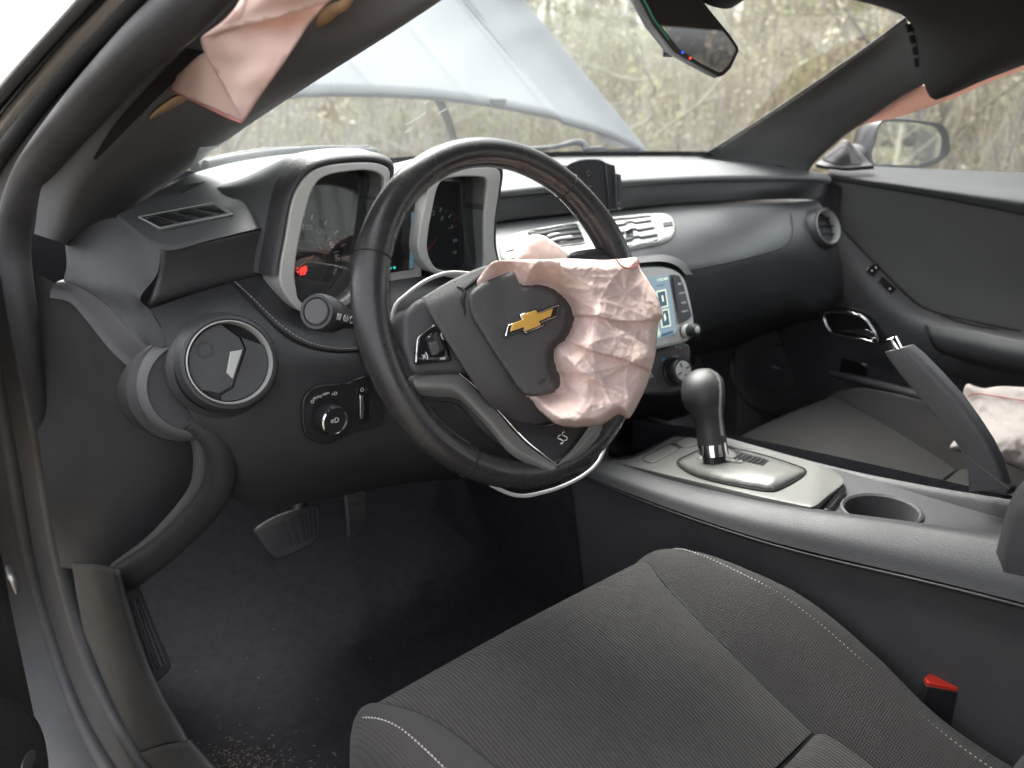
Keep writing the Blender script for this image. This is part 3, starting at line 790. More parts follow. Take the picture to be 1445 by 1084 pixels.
low = surf('lower_dash', [
    Ys([(211, 437, .268), (290, 409, .285), (373, 388, .29), (470, 400, .29), (600, 420, .29), (720, 440, .29)]),
    Ys([(230, 466, .24), (300, 440, .245), (380, 436, .25), (470, 462, .255), (600, 480, .26), (720, 500, .26)]),
    Ys([(246, 525, .212), (330, 515, .200), (400, 515, .208), (480, 516, .215), (600, 540, .225), (720, 560, .23)]),
    Ys([(270, 585, .205), (340, 590, .194), (420, 590, .198), (500, 590, .205), (600, 600, .215), (720, 600, .225)]),
    Ys([(300, 620, .215), (360, 650, .208), (440, 650, .208), (520, 640, .213), (600, 640, .225), (720, 640, .235)]),
    Ys([(312, 660, .24), (370, 690, .245), (450, 685, .25), (540, 668, .25), (600, 665, .26), (720, 655, .27)]),
    Ys([(318, 690, .30), (375, 712, .32), (450, 702, .32), (540, 682, .32), (600, 675, .33), (720, 665, .34)]),
    Ys([(318, 700, .48), (375, 716, .48), (450, 706, .48), (540, 688, .48), (600, 680, .48), (720, 670, .48)])], M['leather'], dash, 60, 60)
sl = [(326, 397), (350, 424), (393, 465), (430, 487), (470, 496), (508, 495)]
seam(sl, low, .0022)
stitches('stitching', ons(low, [(p[0] + 5, p[1] - 4) for p in sl], .0008), M['thread'], dash, .0048, .0032, .00055)
# side vent grille in the left top pad
def quad(pts, s=3.0104, ox=0, oy=0): return [(ox + a / s, oy + b / s) for a, b in pts]
vp, vn = on(pad, 262, 307)
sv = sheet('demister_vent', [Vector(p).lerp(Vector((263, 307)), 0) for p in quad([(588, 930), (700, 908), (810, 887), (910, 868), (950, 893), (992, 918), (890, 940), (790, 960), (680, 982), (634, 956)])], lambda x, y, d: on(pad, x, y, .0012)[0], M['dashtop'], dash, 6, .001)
for q in ([(612, 936), (662, 925), (752, 954), (684, 970)], [(655, 921), (725, 909), (838, 936), (770, 951)], [(737, 906), (808, 893), (925, 918), (858, 932)], [(822, 890), (912, 874), (968, 910), (945, 914)]):
    qc = sum((Vector(p) for p in quad(q)), Vector((0, 0))) / 4
    sheet('vent_slot', [tuple(qc + (Vector(p) - qc) * .84) for p in quad(q)], lambda x, y, d: on(pad, x, y, .0020)[0], M['void'], sv, 6, .0005)
for a in ((195, 309.5, 302, 289), (302, 289, 329, 304.5), (329, 304.5, 226, 325.5), (226, 325.5, 195, 309.5)):
    tube('vent_rim', ons(pad, [(a[0], a[1]), ((a[0] + a[2]) / 2, (a[1] + a[3]) / 2), (a[2], a[3])], .0026), .0009, M['silver'], sv, n=8, seg=5)
# moulded end of the dash beside the door opening
ridge_o = Ys([(72, 408, .475), (100, 415, .445), (124, 440, .405), (160, 484, .352), (205, 524, .312)])
ridge_i = Ys([(80, 398, .455), (113, 400, .405), (140, 420, .368), (183, 468, .318), (222, 506, .285)])
surf('end_ridge', [[p + Vector((-.003, .0, -.01)) for p in ridge_o], ridge_o, ridge_i, [p + Vector((.012, .012, 0)) for p in ridge_i]], M['pillar'], dash, 40, 14)  # paler material puts the lit band into the ridge's colour
VC, vcn = on(low, 322, 512)
VA = (Vector((-.12, -.97, .21)).normalized() * .6 + vcn * .4).normalized(); VC = VC + VA * .007
lathe('vent_barrel', [(.046, -.050), (.056, -.056), (.058, -.075), (.055, -.10), (.052, -.20)], VC + Vector((-.040, 0, -.020)), VA, M['plastic3'], dash, 48)
lathe('vent_neck', [(.048, -.008), (.054, -.016), (.052, -.045), (.050, -.075)], VC + Vector((-.006, 0, -.004)), VA, M['plastic3'], dash, 48)
lathe('barrel_face', [(0, -.0405), (.0485, -.0405)], VC + Vector((-.030, 0, -.019)), VA, M['plastic3'], dash, 48)
lathe('barrel_band', [(.0480, -.0400), (.0485, -.038), (.053, -.041), (.059, -.056), (.058, -.061), (.052, -.063)], VC + Vector((-.030, 0, -.019)), VA, M['pillar'], dash, 48)  # pale colour paints the lit rim of the barrel
lip = Ys([(268, 590, .225), (296, 612, .222), (312, 645, .228), (309, 685, .25), (285, 722, .29), (235, 772, .36), (180, 812, .43)])
tube('end_lip', lip, [.013, .016, .018, .018, .018, .020, .022], M['plastic3'], dash, n=50, seg=14)
lipi = Ys([(274, 604, .25), (284, 640, .255), (282, 680, .28), (262, 715, .32), (215, 765, .39), (165, 802, .46)])
tube('end_ridge', lipi, [.008, .010, .010, .010, .010, .010], M['pillar'], dash, n=50, seg=10)  # lower lit ridge, lightened by its material
# round vent, driver side
def round_vent(c, ax, up, r, parent, closed):
    v = lathe('round_vent', [(r * 1.30, -.022), (r * 1.24, -.006), (r * 1.15, .004), (r * 1.08, .0055), (r * 1.03, .003), (r * 1.0, -.010)], c, ax, M['leather'], parent, 56)
    lathe('vent_ring', [(r * 1.04, -.002), (r * 1.04, .0048), (r * 1.01, .0060), (r * .985, .003), (r * .975, -.012)], c, ax, M['silver'], v, 56)
    return v
rv = round_vent(VC, VA, None, .0425, dash, True)
va = Vector((0, 0, 1)); va = (va - VA * va.dot(VA)).normalized(); vb = va.cross(VA).normalized()
if vb.x < 0: vb = -vb
def vd(a, b, h=0.0): return VC + vb * a * .0425 + va * b * .0425 + VA * h
lathe('vent_well', [(.0415, -.012), (0, -.012)], VC, VA, M['void'], rv, 40)
def arc(a0, a1, k, r=.955): return [(r * math.cos(R(a0 + (a1 - a0) * i / k)), r * math.sin(R(a0 + (a1 - a0) * i / k))) for i in range(k + 1)]
plate('vent_flap', [vd(a, b, .000) for a, b in arc(95, 215, 24) + [(-.38, -.70), (-.06, -.58), (.42, .26), (.36, .55), (.0, .95)]], VA, .006, M['flap'], rv, .0006)
plate('vent_flap', [vd(a, b, -.0035) for a, b in [(-.35, -.76), (-.03, -.64), (.48, .26), (.42, .57), (.80, .35)] + arc(18, -112, 26)], VA, .006, M['flap'], rv, .0006)
plate('vent_tab', [vd(a, b, .0022) for a, b in [(.06, .26), (.36, .26), (-.02, -.42), (-.14, -.24)]], VA, .003, M['silver'], rv, .0007)
lathe('thumb_dimple', [(.0085, -.0002), (.0082, .0012), (.0070, .0012), (.0060, -.0012), (.003, -.0022), (0, -.0024)], vd(-.52, .42, .0003), VA, M['flap'], rv, 28)
# headlight switch
lc, ln = on(low, 463, 588)
LN = ln
sw = plate('light_switch', [PL(p[0], p[1], lc + LN * .0045, LN) for p in outline2([(427, 575), (432, 558), (450, 545), (490, 541), (535, 530), (538, 596), (500, 610), (468, 626), (445, 624), (430, 610)], 60)], LN, .006, M['satin'], dash, .0012)
SC = PL(463, 590, lc + LN * .0055, LN)
lathe('dial', [(.0185, -.002), (.0185, .011), (.0165, .0145), (.0158, .0145), (.0150, .0138), (0, .0138)], SC, LN, M['satin'], sw, 44)
lathe('dial_ring', [(.0172, .0130), (.0176, .0150), (.0160, .0160), (.0152, .0142)], SC, LN, M['chrome'], sw, 44)
lu = (Vector((0, 0, 1)) - LN * LN.z).normalized(); lx = lu.cross(LN)
if lx.x < 0: lx = -lx
text('switch_print', '≡D', SC + LN * .0141, lx, lu, .009, M['mark'], sw)
for (px, py, s, z) in ((441, 567, 'O', .006), (448, 561, 'AUTO', .0042), (460, 556, '=00=', .0045), (472, 556, '=D', .006)):
    text('switch_print', s, PL(px, py, lc + LN * .0049, LN), lx, lu, z, M['mark'], sw)
plate('dimmer_wheel', [PL(px, py, lc + LN * .0067, LN) for px, py in ((508, 558), (513, 557), (514, 590), (509, 592))], LN, .003, M['chrome'], sw, .0008)
plate('dimmer_slot', [PL(px, py, lc + LN * .0051, LN) for px, py in ((503, 548), (520, 545), (522, 596), (505, 600))], LN, .003, M['gloss'], sw, .0005)
text('switch_print', '⌂', PL(511, 550, lc + LN * .0055, LN), lx, lu, .007, M['mark'], sw)
tube('panel_joint', [PL(px, py, lc + LN * .0049, LN) for px, py in ((470, 545), (520, 532))], .0006, M['seam'], sw, seg=5)

# gauge pods
BY = .238
lo = Ys([(x, y, BY) for x, y in [(423, 439), (404, 418), (395, 397), (396, 372), (402, 340), (411, 289), (421, 264), (438, 244), (459, 234.5), (488, 230), (520, 229), (541, 233), (551, 243), (547, 272), (540, 310), (527, 370), (514, 405), (492, 430), (455, 446)]])
li = Ys([(x, y, BY) for x, y in [(424, 426), (417, 405), (415, 385), (418, 358), (424, 325), (432, 292), (439, 270), (451, 253), (470, 245), (492, 242), (514, 240), (533, 244), (541, 254), (537, 280), (530, 314), (518, 366), (505, 398), (487, 420), (455, 434)]])
ro = Ys([(x, y, BY) for x, y in [(614, 386), (598, 372), (590, 352), (592, 325), (598, 295), (606, 262), (620, 244), (645, 237), (680, 236), (700, 237), (707, 247), (704, 275), (699, 310), (698, 344), (703, 372), (700, 392), (660, 396)]])
ri = Ys([(x, y, BY) for x, y in [(618, 380), (606, 366), (602, 348), (604, 325), (609, 298), (616, 266), (625, 254), (647, 249.5), (676, 249.5), (684, 252), (687, 260), (685, 285), (683, 312), (683, 344), (683, 372), (678, 384), (655, 386)]])
FN = Vector((0, -1, 0))
def pod(o_, i_, nm):
    b = frame('gauge_bezel', o_, i_, FN, .050, M['silver'], dash, .0022, N=96, inner_drop=-.002, seg=3)
    I = cr(i_, 96, True)
    tubev = [p + Vector((0, .004, 0)) for p in I] + [p + Vector((0, .062, 0)) for p in I]
    k = 96
    mk('bezel_wall', tubev, [(i, (i + 1) % k, k + (i + 1) % k, k + i) for i in range(k)], M['plastic2'], b)
    plate('gauge_face', [p + Vector((0, .060, 0)) for p in I], FN, .004, M['gauge'], b, smooth=False)
    c = sum(I, Vector()) / k
    plate('gauge_lens', [c + (p - c) * .99 + Vector((0, .024 + .12 * (p.z - c.z), 0)) for p in I], FN, .0002, M['lens'], b, smooth=False)
    # padded hood behind the bezel
    O = cr(o_, 96, True)
    return b, O
lb, LO = pod(lo, li, 'l'); rb, RO = pod(ro, ri, 'r')
def pod_hood(O, a0, a1):
    k = len(O); idx = [(a0 + i) % k for i in range(a1 - a0)]
    c = sum(O, Vector()) / k
    r0 = [O[i] for i in idx]
    def push(s, dy, fl=0.0):
        out = []
        for i in idx:
            p = c + (O[i] - c) * s; p = Vector((p.x, p.y + dy, p.z)); 
            if p.z > .098: p.z = .098 + (p.z - .098) * (1 - fl)
            out.append(p)
        return out
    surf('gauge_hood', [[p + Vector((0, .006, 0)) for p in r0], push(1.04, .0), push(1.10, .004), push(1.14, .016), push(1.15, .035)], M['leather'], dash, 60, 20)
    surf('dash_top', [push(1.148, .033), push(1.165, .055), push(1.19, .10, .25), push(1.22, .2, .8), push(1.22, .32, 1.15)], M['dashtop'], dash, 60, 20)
pod_hood(LO, 10, 66)
pod_hood(RO, 22, 72)
GY = BY + .058
gx = Vector((1, 0, 0)); gz = Vector((0, 0, 1))
GL = Y(428, 374, GY); 
for (px, py, s) in ((433, 321, '100'), (452, 327.5, '120'), (466, 343, '140'), (475, 361, '160'), (474, 381, '180')):
    p = Y(px, py, GY); d = p - GL; a = math.atan2(d.x, d.z)
    e = gx * math.cos(a) - gz * math.sin(a)
    text('gauge_number', s, p, e, gz * math.cos(a) + gx * math.sin(a), .0098, M['mark'], lb)
for k in range(17):
    a = R(-20 + k * 9.2)
    r0 = .050 if k % 2 == 0 else .0525
    d = gx * math.sin(a) + gz * math.cos(a); e = gx * math.cos(a) - gz * math.sin(a)
    box('tick', GL + d * (r0 + .0565) / 2 * 1.10, d * (.0565 - r0) * .5, e * (.0008 if k % 2 == 0 else .0004), FN * .0004, M['mark'] if k % 2 == 0 else M['markdim'], lb)
tube('gauge_ring', [GL + (gx * math.sin(R(a)) + gz * math.cos(R(a))) * .030 for a in range(-60, 170, 10)], .0004, M['redmark'], lb, seg=5)
tube('needle', [Y(418, 383, GY - .004), Y(443, 360, GY - .004)], [.0010, .0006], M['needle'], lb, n=4, seg=6)
text('tell_tale', '188', Y(425.5, 381, GY - .001), gx, gz, .010, M['redlit'], lb)
text('tell_tale', '8.8', Y(427, 386, GY - .0012), gx, gz, .006, M['redlit'], lb)
GR = Y(604, 353, GY)
for (px, py, s) in ((612, 301, '5'), (624, 308, '6'), (636, 321.5, '7'), (642, 339.5, '8'), (641, 356, '9')):
    p = Y(px, py, GY); d = p - GR; a = math.atan2(d.x, d.z)
    text('gauge_number', s, p, gx * math.cos(a) - gz * math.sin(a), gz * math.cos(a) + gx * math.sin(a), .0105, M['mark'], rb)
for k in range(12):
    a = R(5 + k * 9.2); d = gx * math.sin(a) + gz * math.cos(a); e = gx * math.cos(a) - gz * math.sin(a)
    r0 = .048 if k % 2 == 0 else .0505
    box('tick', GR + d * (r0 + .054) / 2 * 1.12, d * (.054 - r0) * .5, e * (.0008 if k % 2 == 0 else .0004), FN * .0004, (M['redmark'] if k > 4 else M['mark']) if k % 2 == 0 else M['markdim'], rb)
tube('gauge_ring', [GR + (gx * math.sin(R(a)) + gz * math.cos(R(a))) * .0635 for a in range(40, 130, 10)], .0013, M['redmark'], rb, seg=5)
tube('needle', [Y(603, 354, GY - .004), Y(617, 336, GY - .004)], [.0010, .0006], M['needle'], rb, n=4, seg=6)
# small driver display between the pods
cd = plate('driver_display', Ys([(540, 300, .262), (590, 262, .262), (600, 290, .262), (592, 340, .262), (596, 392, .262), (530, 400, .262)]), FN, .01, M['silver'], dash, .002)
plate('display_glass', Ys([(546, 290, .2585), (578, 268, .2585), (586, 290, .2585), (584, 340, .2585), (583, 380, .2585), (546, 386, .2585)]), FN, .003, M['gloss'], cd, .0004)
plate('display_strip', Ys([(581, 300, .2575), (586, 298, .2575), (583, 378, .2575), (578, 380, .2575)]), FN, .001, emat('display_blue', (.10, .22, .28), .10), cd)
text('display_print', '▪▪', Y(554, 378, .2575), gx, gz, .010, M['teal'], cd)
surf('column_surround', [Ys([(520, 405, .26), (560, 395, .262), (610, 390, .262), (700, 396, .262)]), Ys([(530, 440, .235), (570, 425, .23), (620, 415, .23), (700, 415, .235)]),
                         Ys([(540, 480, .225), (580, 470, .22), (630, 460, .22), (700, 450, .225)])], M['plastic2'], dash, 20, 14)

# centre vents
vq = lambda l: [(680 + a / 4.516, 200 + b / 4.516) for a, b in l]
VN = on(up, 880, 330)[1]
def du(px, py, lift): return on(up, px, py, lift)[0]
vo_ = outline2(vq([(112, 650), (160, 605), (340, 560), (590, 518), (820, 485), (1050, 463), (1165, 463), (1215, 492), (1235, 560), (1205, 625), (1130, 660), (900, 706), (700, 740), (400, 770), (150, 775)]), 100)
cv = sheet('vent_bezel', vo_, lambda x, y, d: du(x, y, .0012 + .0035 * min(1, d / 3)), M['silver'], dash, 5.0, .003)
vin = [vq([(815, 520), (940, 503), (1065, 490), (1085, 510), (1125, 640), (1000, 668), (885, 692), (840, 600)]), vq([(285, 600), (420, 572), (600, 545), (640, 620), (650, 660), (520, 680), (350, 690)])]
for k, q in enumerate(vin):
    w = plate('vent_opening', [du(x, y, .0053) for x, y in q], VN, .001, M['void'], cv, smooth=False)
    tube('opening_rim', [du(x, y, .0055) for x, y in outline2(q, 48)], .0012, M['silver'], cv, closed=True, seg=6)
    for t in (.22, .50, .78):
        a = Vector(q[0]).lerp(Vector(q[-2 if k == 0 else -1]), t); b = Vector(q[2 if k == 0 else 2]).lerp(Vector(q[4 if k == 0 else 4]), t)
        P = [a.lerp(b, s) for s in (.03, .3, .33, .5, .53, .97)]
        off = (0, 0, 4, 4, 0, 0) if k == 0 else (0, 0, 0, 2.5, 2.5, 2.5)
        pts3 = [du(p[0], p[1] - o * .6, .0062) for p, o in zip(P, off)]
        tube('vent_slat', pts3, .0030, M['plastic'], cv, seg=8, flat=.45, up=VN)
tc_ = du(884, 336, .010)
box('vent_tab', tc_, (.0085, -.001, .0015), (0, .002, .005), VN * .002, M['chrome'], cv, .0012)
plate('thumb_wheel', [du(x, y, .0062) for x, y in vq([(1142, 535), (1205, 525), (1208, 552), (1148, 562)])], VN, .002, M['gloss'], cv, .0004)
plate('thumb_wheel', [du(x, y, .0062) for x, y in vq([(148, 690), (215, 678), (218, 705), (152, 722)])], VN, .002, M['gloss'], cv, .0004)
# passenger round vent
RC, rn = on(up, 1160, 323)
RA = (rn * .75 + Vector((-.30, -.94, .15)) * .25).normalized(); RC = RC + RA * .008
rv2 = round_vent(RC + RA * .002, RA, None, .0335, dash, False)
lathe('vent_well', [(.033, -.012), (.030, -.035), (0, -.035)], RC, RA, M['void'], rv2, 40)
rz = (Vector((0, 0, 1)) - RA * RA.z).normalized(); rx = rz.cross(RA)
if rx.x < 0: rx = -rx
for b in (.018, .002, -.014):
    h = math.sqrt(.033 ** 2 - b * b) * .97
    tube('vent_slat', [RC + rx * s * h + rz * (b + .004 * (1 - s * s)) + RA * -.006 for s in (-1, -.5, 0, .5, 1)], .0035, M['plastic2'], rv2, n=12, seg=8, flat=.35, up=rz)
tube('vent_bar', [RC + rx * .012 + rz * s + RA * -.012 for s in (-.028, .028)], .0018, M['plastic2'], rv2, seg=6)

# radio
rq = lambda l: [(860 + a / 4.925, 340 + b / 4.925) for a, b in l]
RP0 = X(950, 430, .50); RN = Vector((-.10, -.93, .36)).normalized()
def rp_(px, py, h=0.0): return PL(px, py, RP0 + RN * h, RN)
rad = plate('radio', [rp_(x, y) for x, y in outline2([(700, 430), (780, 400), (860, 382), (902, 376.5), (930, 375), (948, 378), (961, 385), (969, 398), (976, 425), (980.5, 452), (980, 468), (970, 482), (940, 490), (900, 498), (800, 520), (720, 540)], 120)], RN, .045, M['silver'], dash, .006, 4)
surf('radio_hood', [[rp_(x, y, .002) for x, y in ((880, 374), (902, 371), (935, 369), (955, 375), (968, 388))],
                    [rp_(x, y, -.02) for x, y in ((880, 365), (902, 362), (938, 361), (962, 370), (976, 388))],
                    [rp_(x, y, -.05) for x, y in ((880, 360), (902, 357), (940, 357), (968, 368), (984, 390))]], M['leather'], dash, 20, 12)
scr = plate('screen', [rp_(x, y, .0012) for x, y in [(760, 440), (912, 392.5), (944, 388), (954.5, 470), (925, 480), (770, 520)]], RN, .002, M['screenbg'], rad, smooth=False)
def spl(nm, l, m, h=.0017): plate(nm, [rp_(x, y, h) for x, y in rq(l)], RN, .0003, m, scr, smooth=False)
spl('screen_panel', [(300, 690), (330, 560), (355, 640), (360, 665)], M['screengrn'])
spl('screen_tile', [(325, 350), (392, 335), (410, 455), (345, 470)], M['screenfg'])
spl('screen_tile', [(333, 358), (386, 345), (402, 448), (350, 462)], M['screendk'], .0021)
spl('screen_tile', [(350, 485), (412, 470), (428, 590), (365, 605)], M['screenfg'])
spl('screen_tile', [(357, 492), (406, 479), (421, 583), (371, 597)], M['screendk'], .0021)
spl('screen_icon', [(362, 380), (372, 377), (380, 420), (370, 424)], M['screenfg'], .0025)
spl('screen_icon', [(378, 520), (384, 500), (396, 540), (386, 560)], M['screenfg'], .0025)
spl('screen_bar', [(325, 660), (440, 622), (446, 640), (330, 682)], M['screendk'])
ru = (Vector((0, 0, 1)) - RN * RN.z).normalized(); rxx = ru.cross(RN)
if rxx.x < 0: rxx = -rxx
text('screen_text', '11:52 AM', rp_(*rq([(368, 268)])[0], .0018), rxx, ru, .0058, M['screenfg'], scr)
text('screen_text', '▪▪▪▪▪▪', rp_(*rq([(355, 308)])[0], .0018), rxx, ru, .0052, M['screendk'], scr)
bs = plate('button_strip', [rp_(x, y, .0016) for x, y in rq([(415, 238), (450, 232), (490, 245), (520, 320), (545, 420), (572, 520), (555, 545), (488, 580)])], RN, .002, M['satin'], rad, .0004)
spl('screen_edge', [(440, 250), (455, 248), (495, 572), (482, 576)], M['plastic2'], .0030)
for (a, b, s, z) in ((488, 300, '►II', .0052), (504, 363, 'CONFIG', .0036), (515, 430, 'TONE', .0042), (522, 490, '↩BACK', .0038)):
    text('button_print', s, rp_(*rq([(a, b)])[0], .0020), rxx, ru, z, M['mark'], bs)
KC = rp_(967, 468, .002)
lathe('radio_knob', [(.0105, -.006), (.0105, .010), (.0095, .012), (.0093, .012), (.0093, .024), (.0083, .0265), (.0062, .0272), (.0058, .0262), (0, .0262)], KC, RN, M['satin'], rad, 36)
lathe('knob_face', [(.0060, .0264), (.0050, .0272), (0, .0274)], KC, RN, M['silver'], rad, 28)
lathe('knob_ring', [(.0108, .002), (.0113, .004), (.0113, .009), (.0106, .011)], KC, RN, M['silver'], rad, 36)
# climate controls
CP0 = X(945, 520, .49); CNn = Vector((-.12, -.93, .33)).normalized()
def cp_(px, py, h=0.0): return PL(px, py, CP0 + CNn * h, CNn)
cl_ = plate('climate_panel', [cp_(x, y) for x, y in outline2([(760, 530), (850, 512), (925, 494), (968, 484), (975, 492), (974, 515), (972, 545), (955, 553), (915, 556), (850, 570), (770, 590)], 80)], CNn, .05, M['plastic2'], dash, .004, 3)
DC = cp_(952, 524, .001)
lathe('dial', [(.0250, -.002), (.0250, .003), (.0225, .004), (.0220, .018), (.0200, .0205), (.0170, .0205), (.0160, .0185), (0, .0185)], DC, CNn, M['satin'], cl_, 48)
lathe('dial_face', [(.0162, .0188), (.0158, .0205), (.0060, .0212), (0, .0212)], DC, CNn, M['silver'], cl_, 40)
cu2 = (Vector((0, 0, 1)) - CNn * CNn.z).normalized(); cx2 = cu2.cross(CNn)
if cx2.x < 0: cx2 = -cx2
for k in range(4):
    a = R(20 + 90 * k)
    box('dial_button', DC + CNn * .0212 + (cx2 * math.cos(a) + cu2 * math.sin(a)) * .010, (cx2 * math.cos(a) + cu2 * math.sin(a)) * .004, (cx2 * -math.sin(a) + cu2 * math.cos(a)) * .0012, CNn * .0006, M['plastic2'], cl_, .0004)
plate('blue_mark', [cp_(x, y, .0006) for x, y in rq([(362, 828), (378, 808), (384, 818), (366, 838)])], CNn, .001, nmat('mark_blue', (.05, .30, .60), .5), cl_)
plate('red_mark', [cp_(x, y, .0006) for x, y in rq([(500, 768), (520, 758), (524, 768), (506, 778)])], CNn, .001, M['redmark'], cl_)
plate('hazard_button', [cp_(x, y, .0022) for x, y in rq([(268, 985), (290, 890), (322, 865), (325, 930), (310, 985), (275, 1005)])], CNn, .003, M['plastic'], cl_, .0008)
text('button_print', '△', cp_(*rq([(290, 935)])[0], .0030), cx2, cu2, .010, M['mark'], cl_)
for (a, b) in ((463, 738), (490, 742)): text('button_print', '∪', cp_(*rq([(a, b)])[0], .0008), cx2, cu2, .006, M['mark'], cl_)
# lower centre stack behind the shifter
surf('stack_base', [Ys([(840, 560, .20), (900, 556, .205), (965, 553, .21), (985, 500, .22)]), Ys([(840, 590, .24), (900, 580, .25), (960, 575, .26), (1000, 540, .27)]), Ys([(860, 610, .32), (900, 600, .32), (960, 590, .33), (1000, 570, .34)])], M['void'], dash, 12, 10)
# defroster slots at the passenger corner of the dash top
for q in ([(1092, 233), (1100, 231.5), (1108, 235), (1104, 236.5)], [(1107, 232), (1115, 231.5), (1124, 235.5), (1118, 237)], [(1122, 232), (1130, 232), (1140, 236.5), (1134, 238)]):
    sheet('vent_slot', q, lambda x, y, d: on(top, x, y, .0006)[0], M['void'], dash, 4, .0004)
# ------------------------------------------------------------------ steering wheel
wheel = thing('steering_wheel', 'black leather steering wheel with torn airbag cover and gold emblem', 'steering wheel', WC - WN * .05)
RR = .1700
def rimr(a):                                   # thicker where the thumbs rest
    return .0154 + .0022 * math.exp(-((a - 160) / 22) ** 2) + .0022 * math.exp(-((a - 20) / 22) ** 2)
verts = []; faces = []; NA, NS = 144, 20
for i in range(NA):
    t = 2 * math.pi * i / NA; d = WX * math.cos(t) + WZ * math.sin(t); rr = rimr(math.degrees(t) % 360)
    for k in range(NS):
        s = 2 * math.pi * k / NS
        verts.append(WC + d * (RR + rr * math.cos(s)) + WN * (rr * 1.02 * math.sin(s)))
for i in range(NA):
    for k in range(NS):
        faces.append((i * NS + k, i * NS + (k + 1) % NS, ((i + 1) % NA) * NS + (k + 1) % NS, ((i + 1) % NA) * NS + k))
rim = mk('rim', verts, faces, M['rim'], wheel)
bm = bmesh.new(); bm.from_mesh(rim.data); bmesh.ops.recalc_face_normals(bm, faces=bm.faces); bm.to_mesh(rim.data); bm.free()
bvh(rim)
for a in (153, 48, -128, -52):
    t = R(a); d = WX * math.cos(t) + WZ * math.sin(t); rr = rimr(a % 360) + .0002
    tube('rim_joint', [WC + d * (RR + rr * math.cos(s)) + WN * rr * 1.02 * math.sin(s) for s in [2 * math.pi * k / 32 for k in range(32)]], .0008, M['seam'], rim, closed=True, seg=6)
# stitching along the inner face of the rim
for (a0, a1) in ((-50, 46), (50, 151), (155, 230)):
    path = []
    for k in range(60):
        t = R(a0 + (a1 - a0) * k / 59); rr = rimr((a0 + (a1 - a0) * k / 59) % 360)
        path.append(WC + (WX * math.cos(t) + WZ * math.sin(t)) * (RR - rr * .97) + WN * rr * .30)
    verts = []; faces = []
    P = cr(path, 400); L = 0
    for k in range(0, 396, 4):
        a, b = P[k], P[k + 2]; rad = (WC - a).normalized()
        for s in (-1, 1):
            q0 = a + WN * .0001 + rad * .0006; q1 = b + WN * s * .0022 + rad * .0005
            dd = (q1 - q0).normalized(); c = dd.cross(rad) * .00042; k0 = len(verts)
            verts += [q0 + c, q0 - c, q1 - c, q1 + c, q0 + rad * .0006, q1 + rad * .0006]
            faces += [(k0, k0 + 4, k0 + 5, k0 + 3), (k0 + 1, k0 + 2, k0 + 5, k0 + 4)]
    o = mk('stitching', verts, faces, M['darkthread'], rim); o['kind'] = 'stuff'
# hub
hub = surf('hub_pad', [
    WPs([(594, 421, .002), (640, 394, .006), (695, 372, .008), (765, 358, .006), (835, 372, .0)]),
    WPs([(606, 440, .012), (652, 416, .018), (715, 398, .022), (785, 388, .020), (850, 400, .008)]),
    WPs([(632, 482, .018), (680, 462, .026), (742, 446, .030), (805, 436, .028), (865, 450, .010)]),
    WPs([(660, 527, .018), (705, 510, .028), (762, 495, .031), (820, 486, .028), (868, 500, .010)]),
    WPs([(684, 564, .012), (722, 558, .022), (775, 545, .026), (828, 532, .022), (862, 545, .006)]),
    WPs([(705, 590, -.004), (738, 602, .002), (782, 594, .006), (826, 578, .004), (850, 590, -.002)])], M['hub'], wheel, 60, 60, thick=.004)
hubpoly = outline2([(593, 419), (640, 392), (695, 370), (765, 356), (838, 370), (868, 440), (868, 510), (850, 592), (782, 598), (740, 604), (700, 588), (680, 560), (650, 515), (625, 470)], 60)
# split line of the cover and the tear in it
tube('tear', ons(hub, [(645, 405), (655, 411), (653, 425), (656, 440), (655, 447)], .0004), [.0008, .0016, .0022, .0014, .0004], M['seam'], wheel, n=24, seg=6)
tube('tear', ons(hub, [(655, 409), (664, 402), (674, 394), (680, 388)], .0004), [.0012, .0022, .0028, .0020], M['seam'], wheel, n=20, seg=6)
f5 = lambda l: [(560 + a / 4.817, 340 + b / 4.817) for a, b in l]
flap_px = f5([(497, 362), (560, 300), (670, 248), (790, 205), (806, 225), (850, 313), (905, 312), (960, 310), (1060, 350), (1130, 430), (1155, 510), (1120, 630), (1050, 710), (1025, 790), (1045, 900), (1083, 1013), (1000, 1048), (900, 1056), (840, 1022), (740, 880), (640, 730), (560, 605), (515, 530), (492, 440)])
def flap_off(x, y):
    return .034 + .012 * sm(690, 800, x) - .004 * sm(700, 664, x)
fl = sheet('cover_flap', flap_px, lambda x, y, d: WP(x, y, flap_off(x, y) - .0030 * (1 - min(1, d / 3.5)) ** 2), M['hub'], wheel, 4.5, .0035, n=130)
# emblem
gold = f5([(775, 616), (790, 562), (862, 532), (848, 506), (944, 470), (962, 496), (1064, 459), (1048, 512), (968, 546), (984, 572), (884, 611), (868, 585)])
chrm = f5([(727, 660), (750, 565), (850, 528), (830, 498), (952, 456), (962, 478), (1112, 420), (1098, 522), (1003, 556), (1018, 578), (874, 640), (858, 614)])
em = plate('emblem', [WP(x, y, flap_off(x, y) + .0018) for x, y in chrm], WN, .0025, M['satin'], wheel, .0005)
c1 = f5([(738, 650), (757, 572), (856, 536), (838, 502), (948, 464), (960, 487), (1106, 432), (1088, 516), (990, 552), (1004, 576), (878, 628), (862, 602)])
plate('emblem_chrome', [WP(x, y, flap_off(x, y) + .0030) for x, y in c1], WN, .0015, M['chrome'], em, .0009, 2)
plate('emblem_gold', [WP(x, y, flap_off(x, y) + .0042) for x, y in gold], WN, .0022, M['gold'], em, .0006, 2)
text('cover_print', 'AIRBAG', WP(768, 536, flap_off(768, 536) + .0004), WX * .95 + WZ * .25, WZ, .0055, M['hub'], wheel)
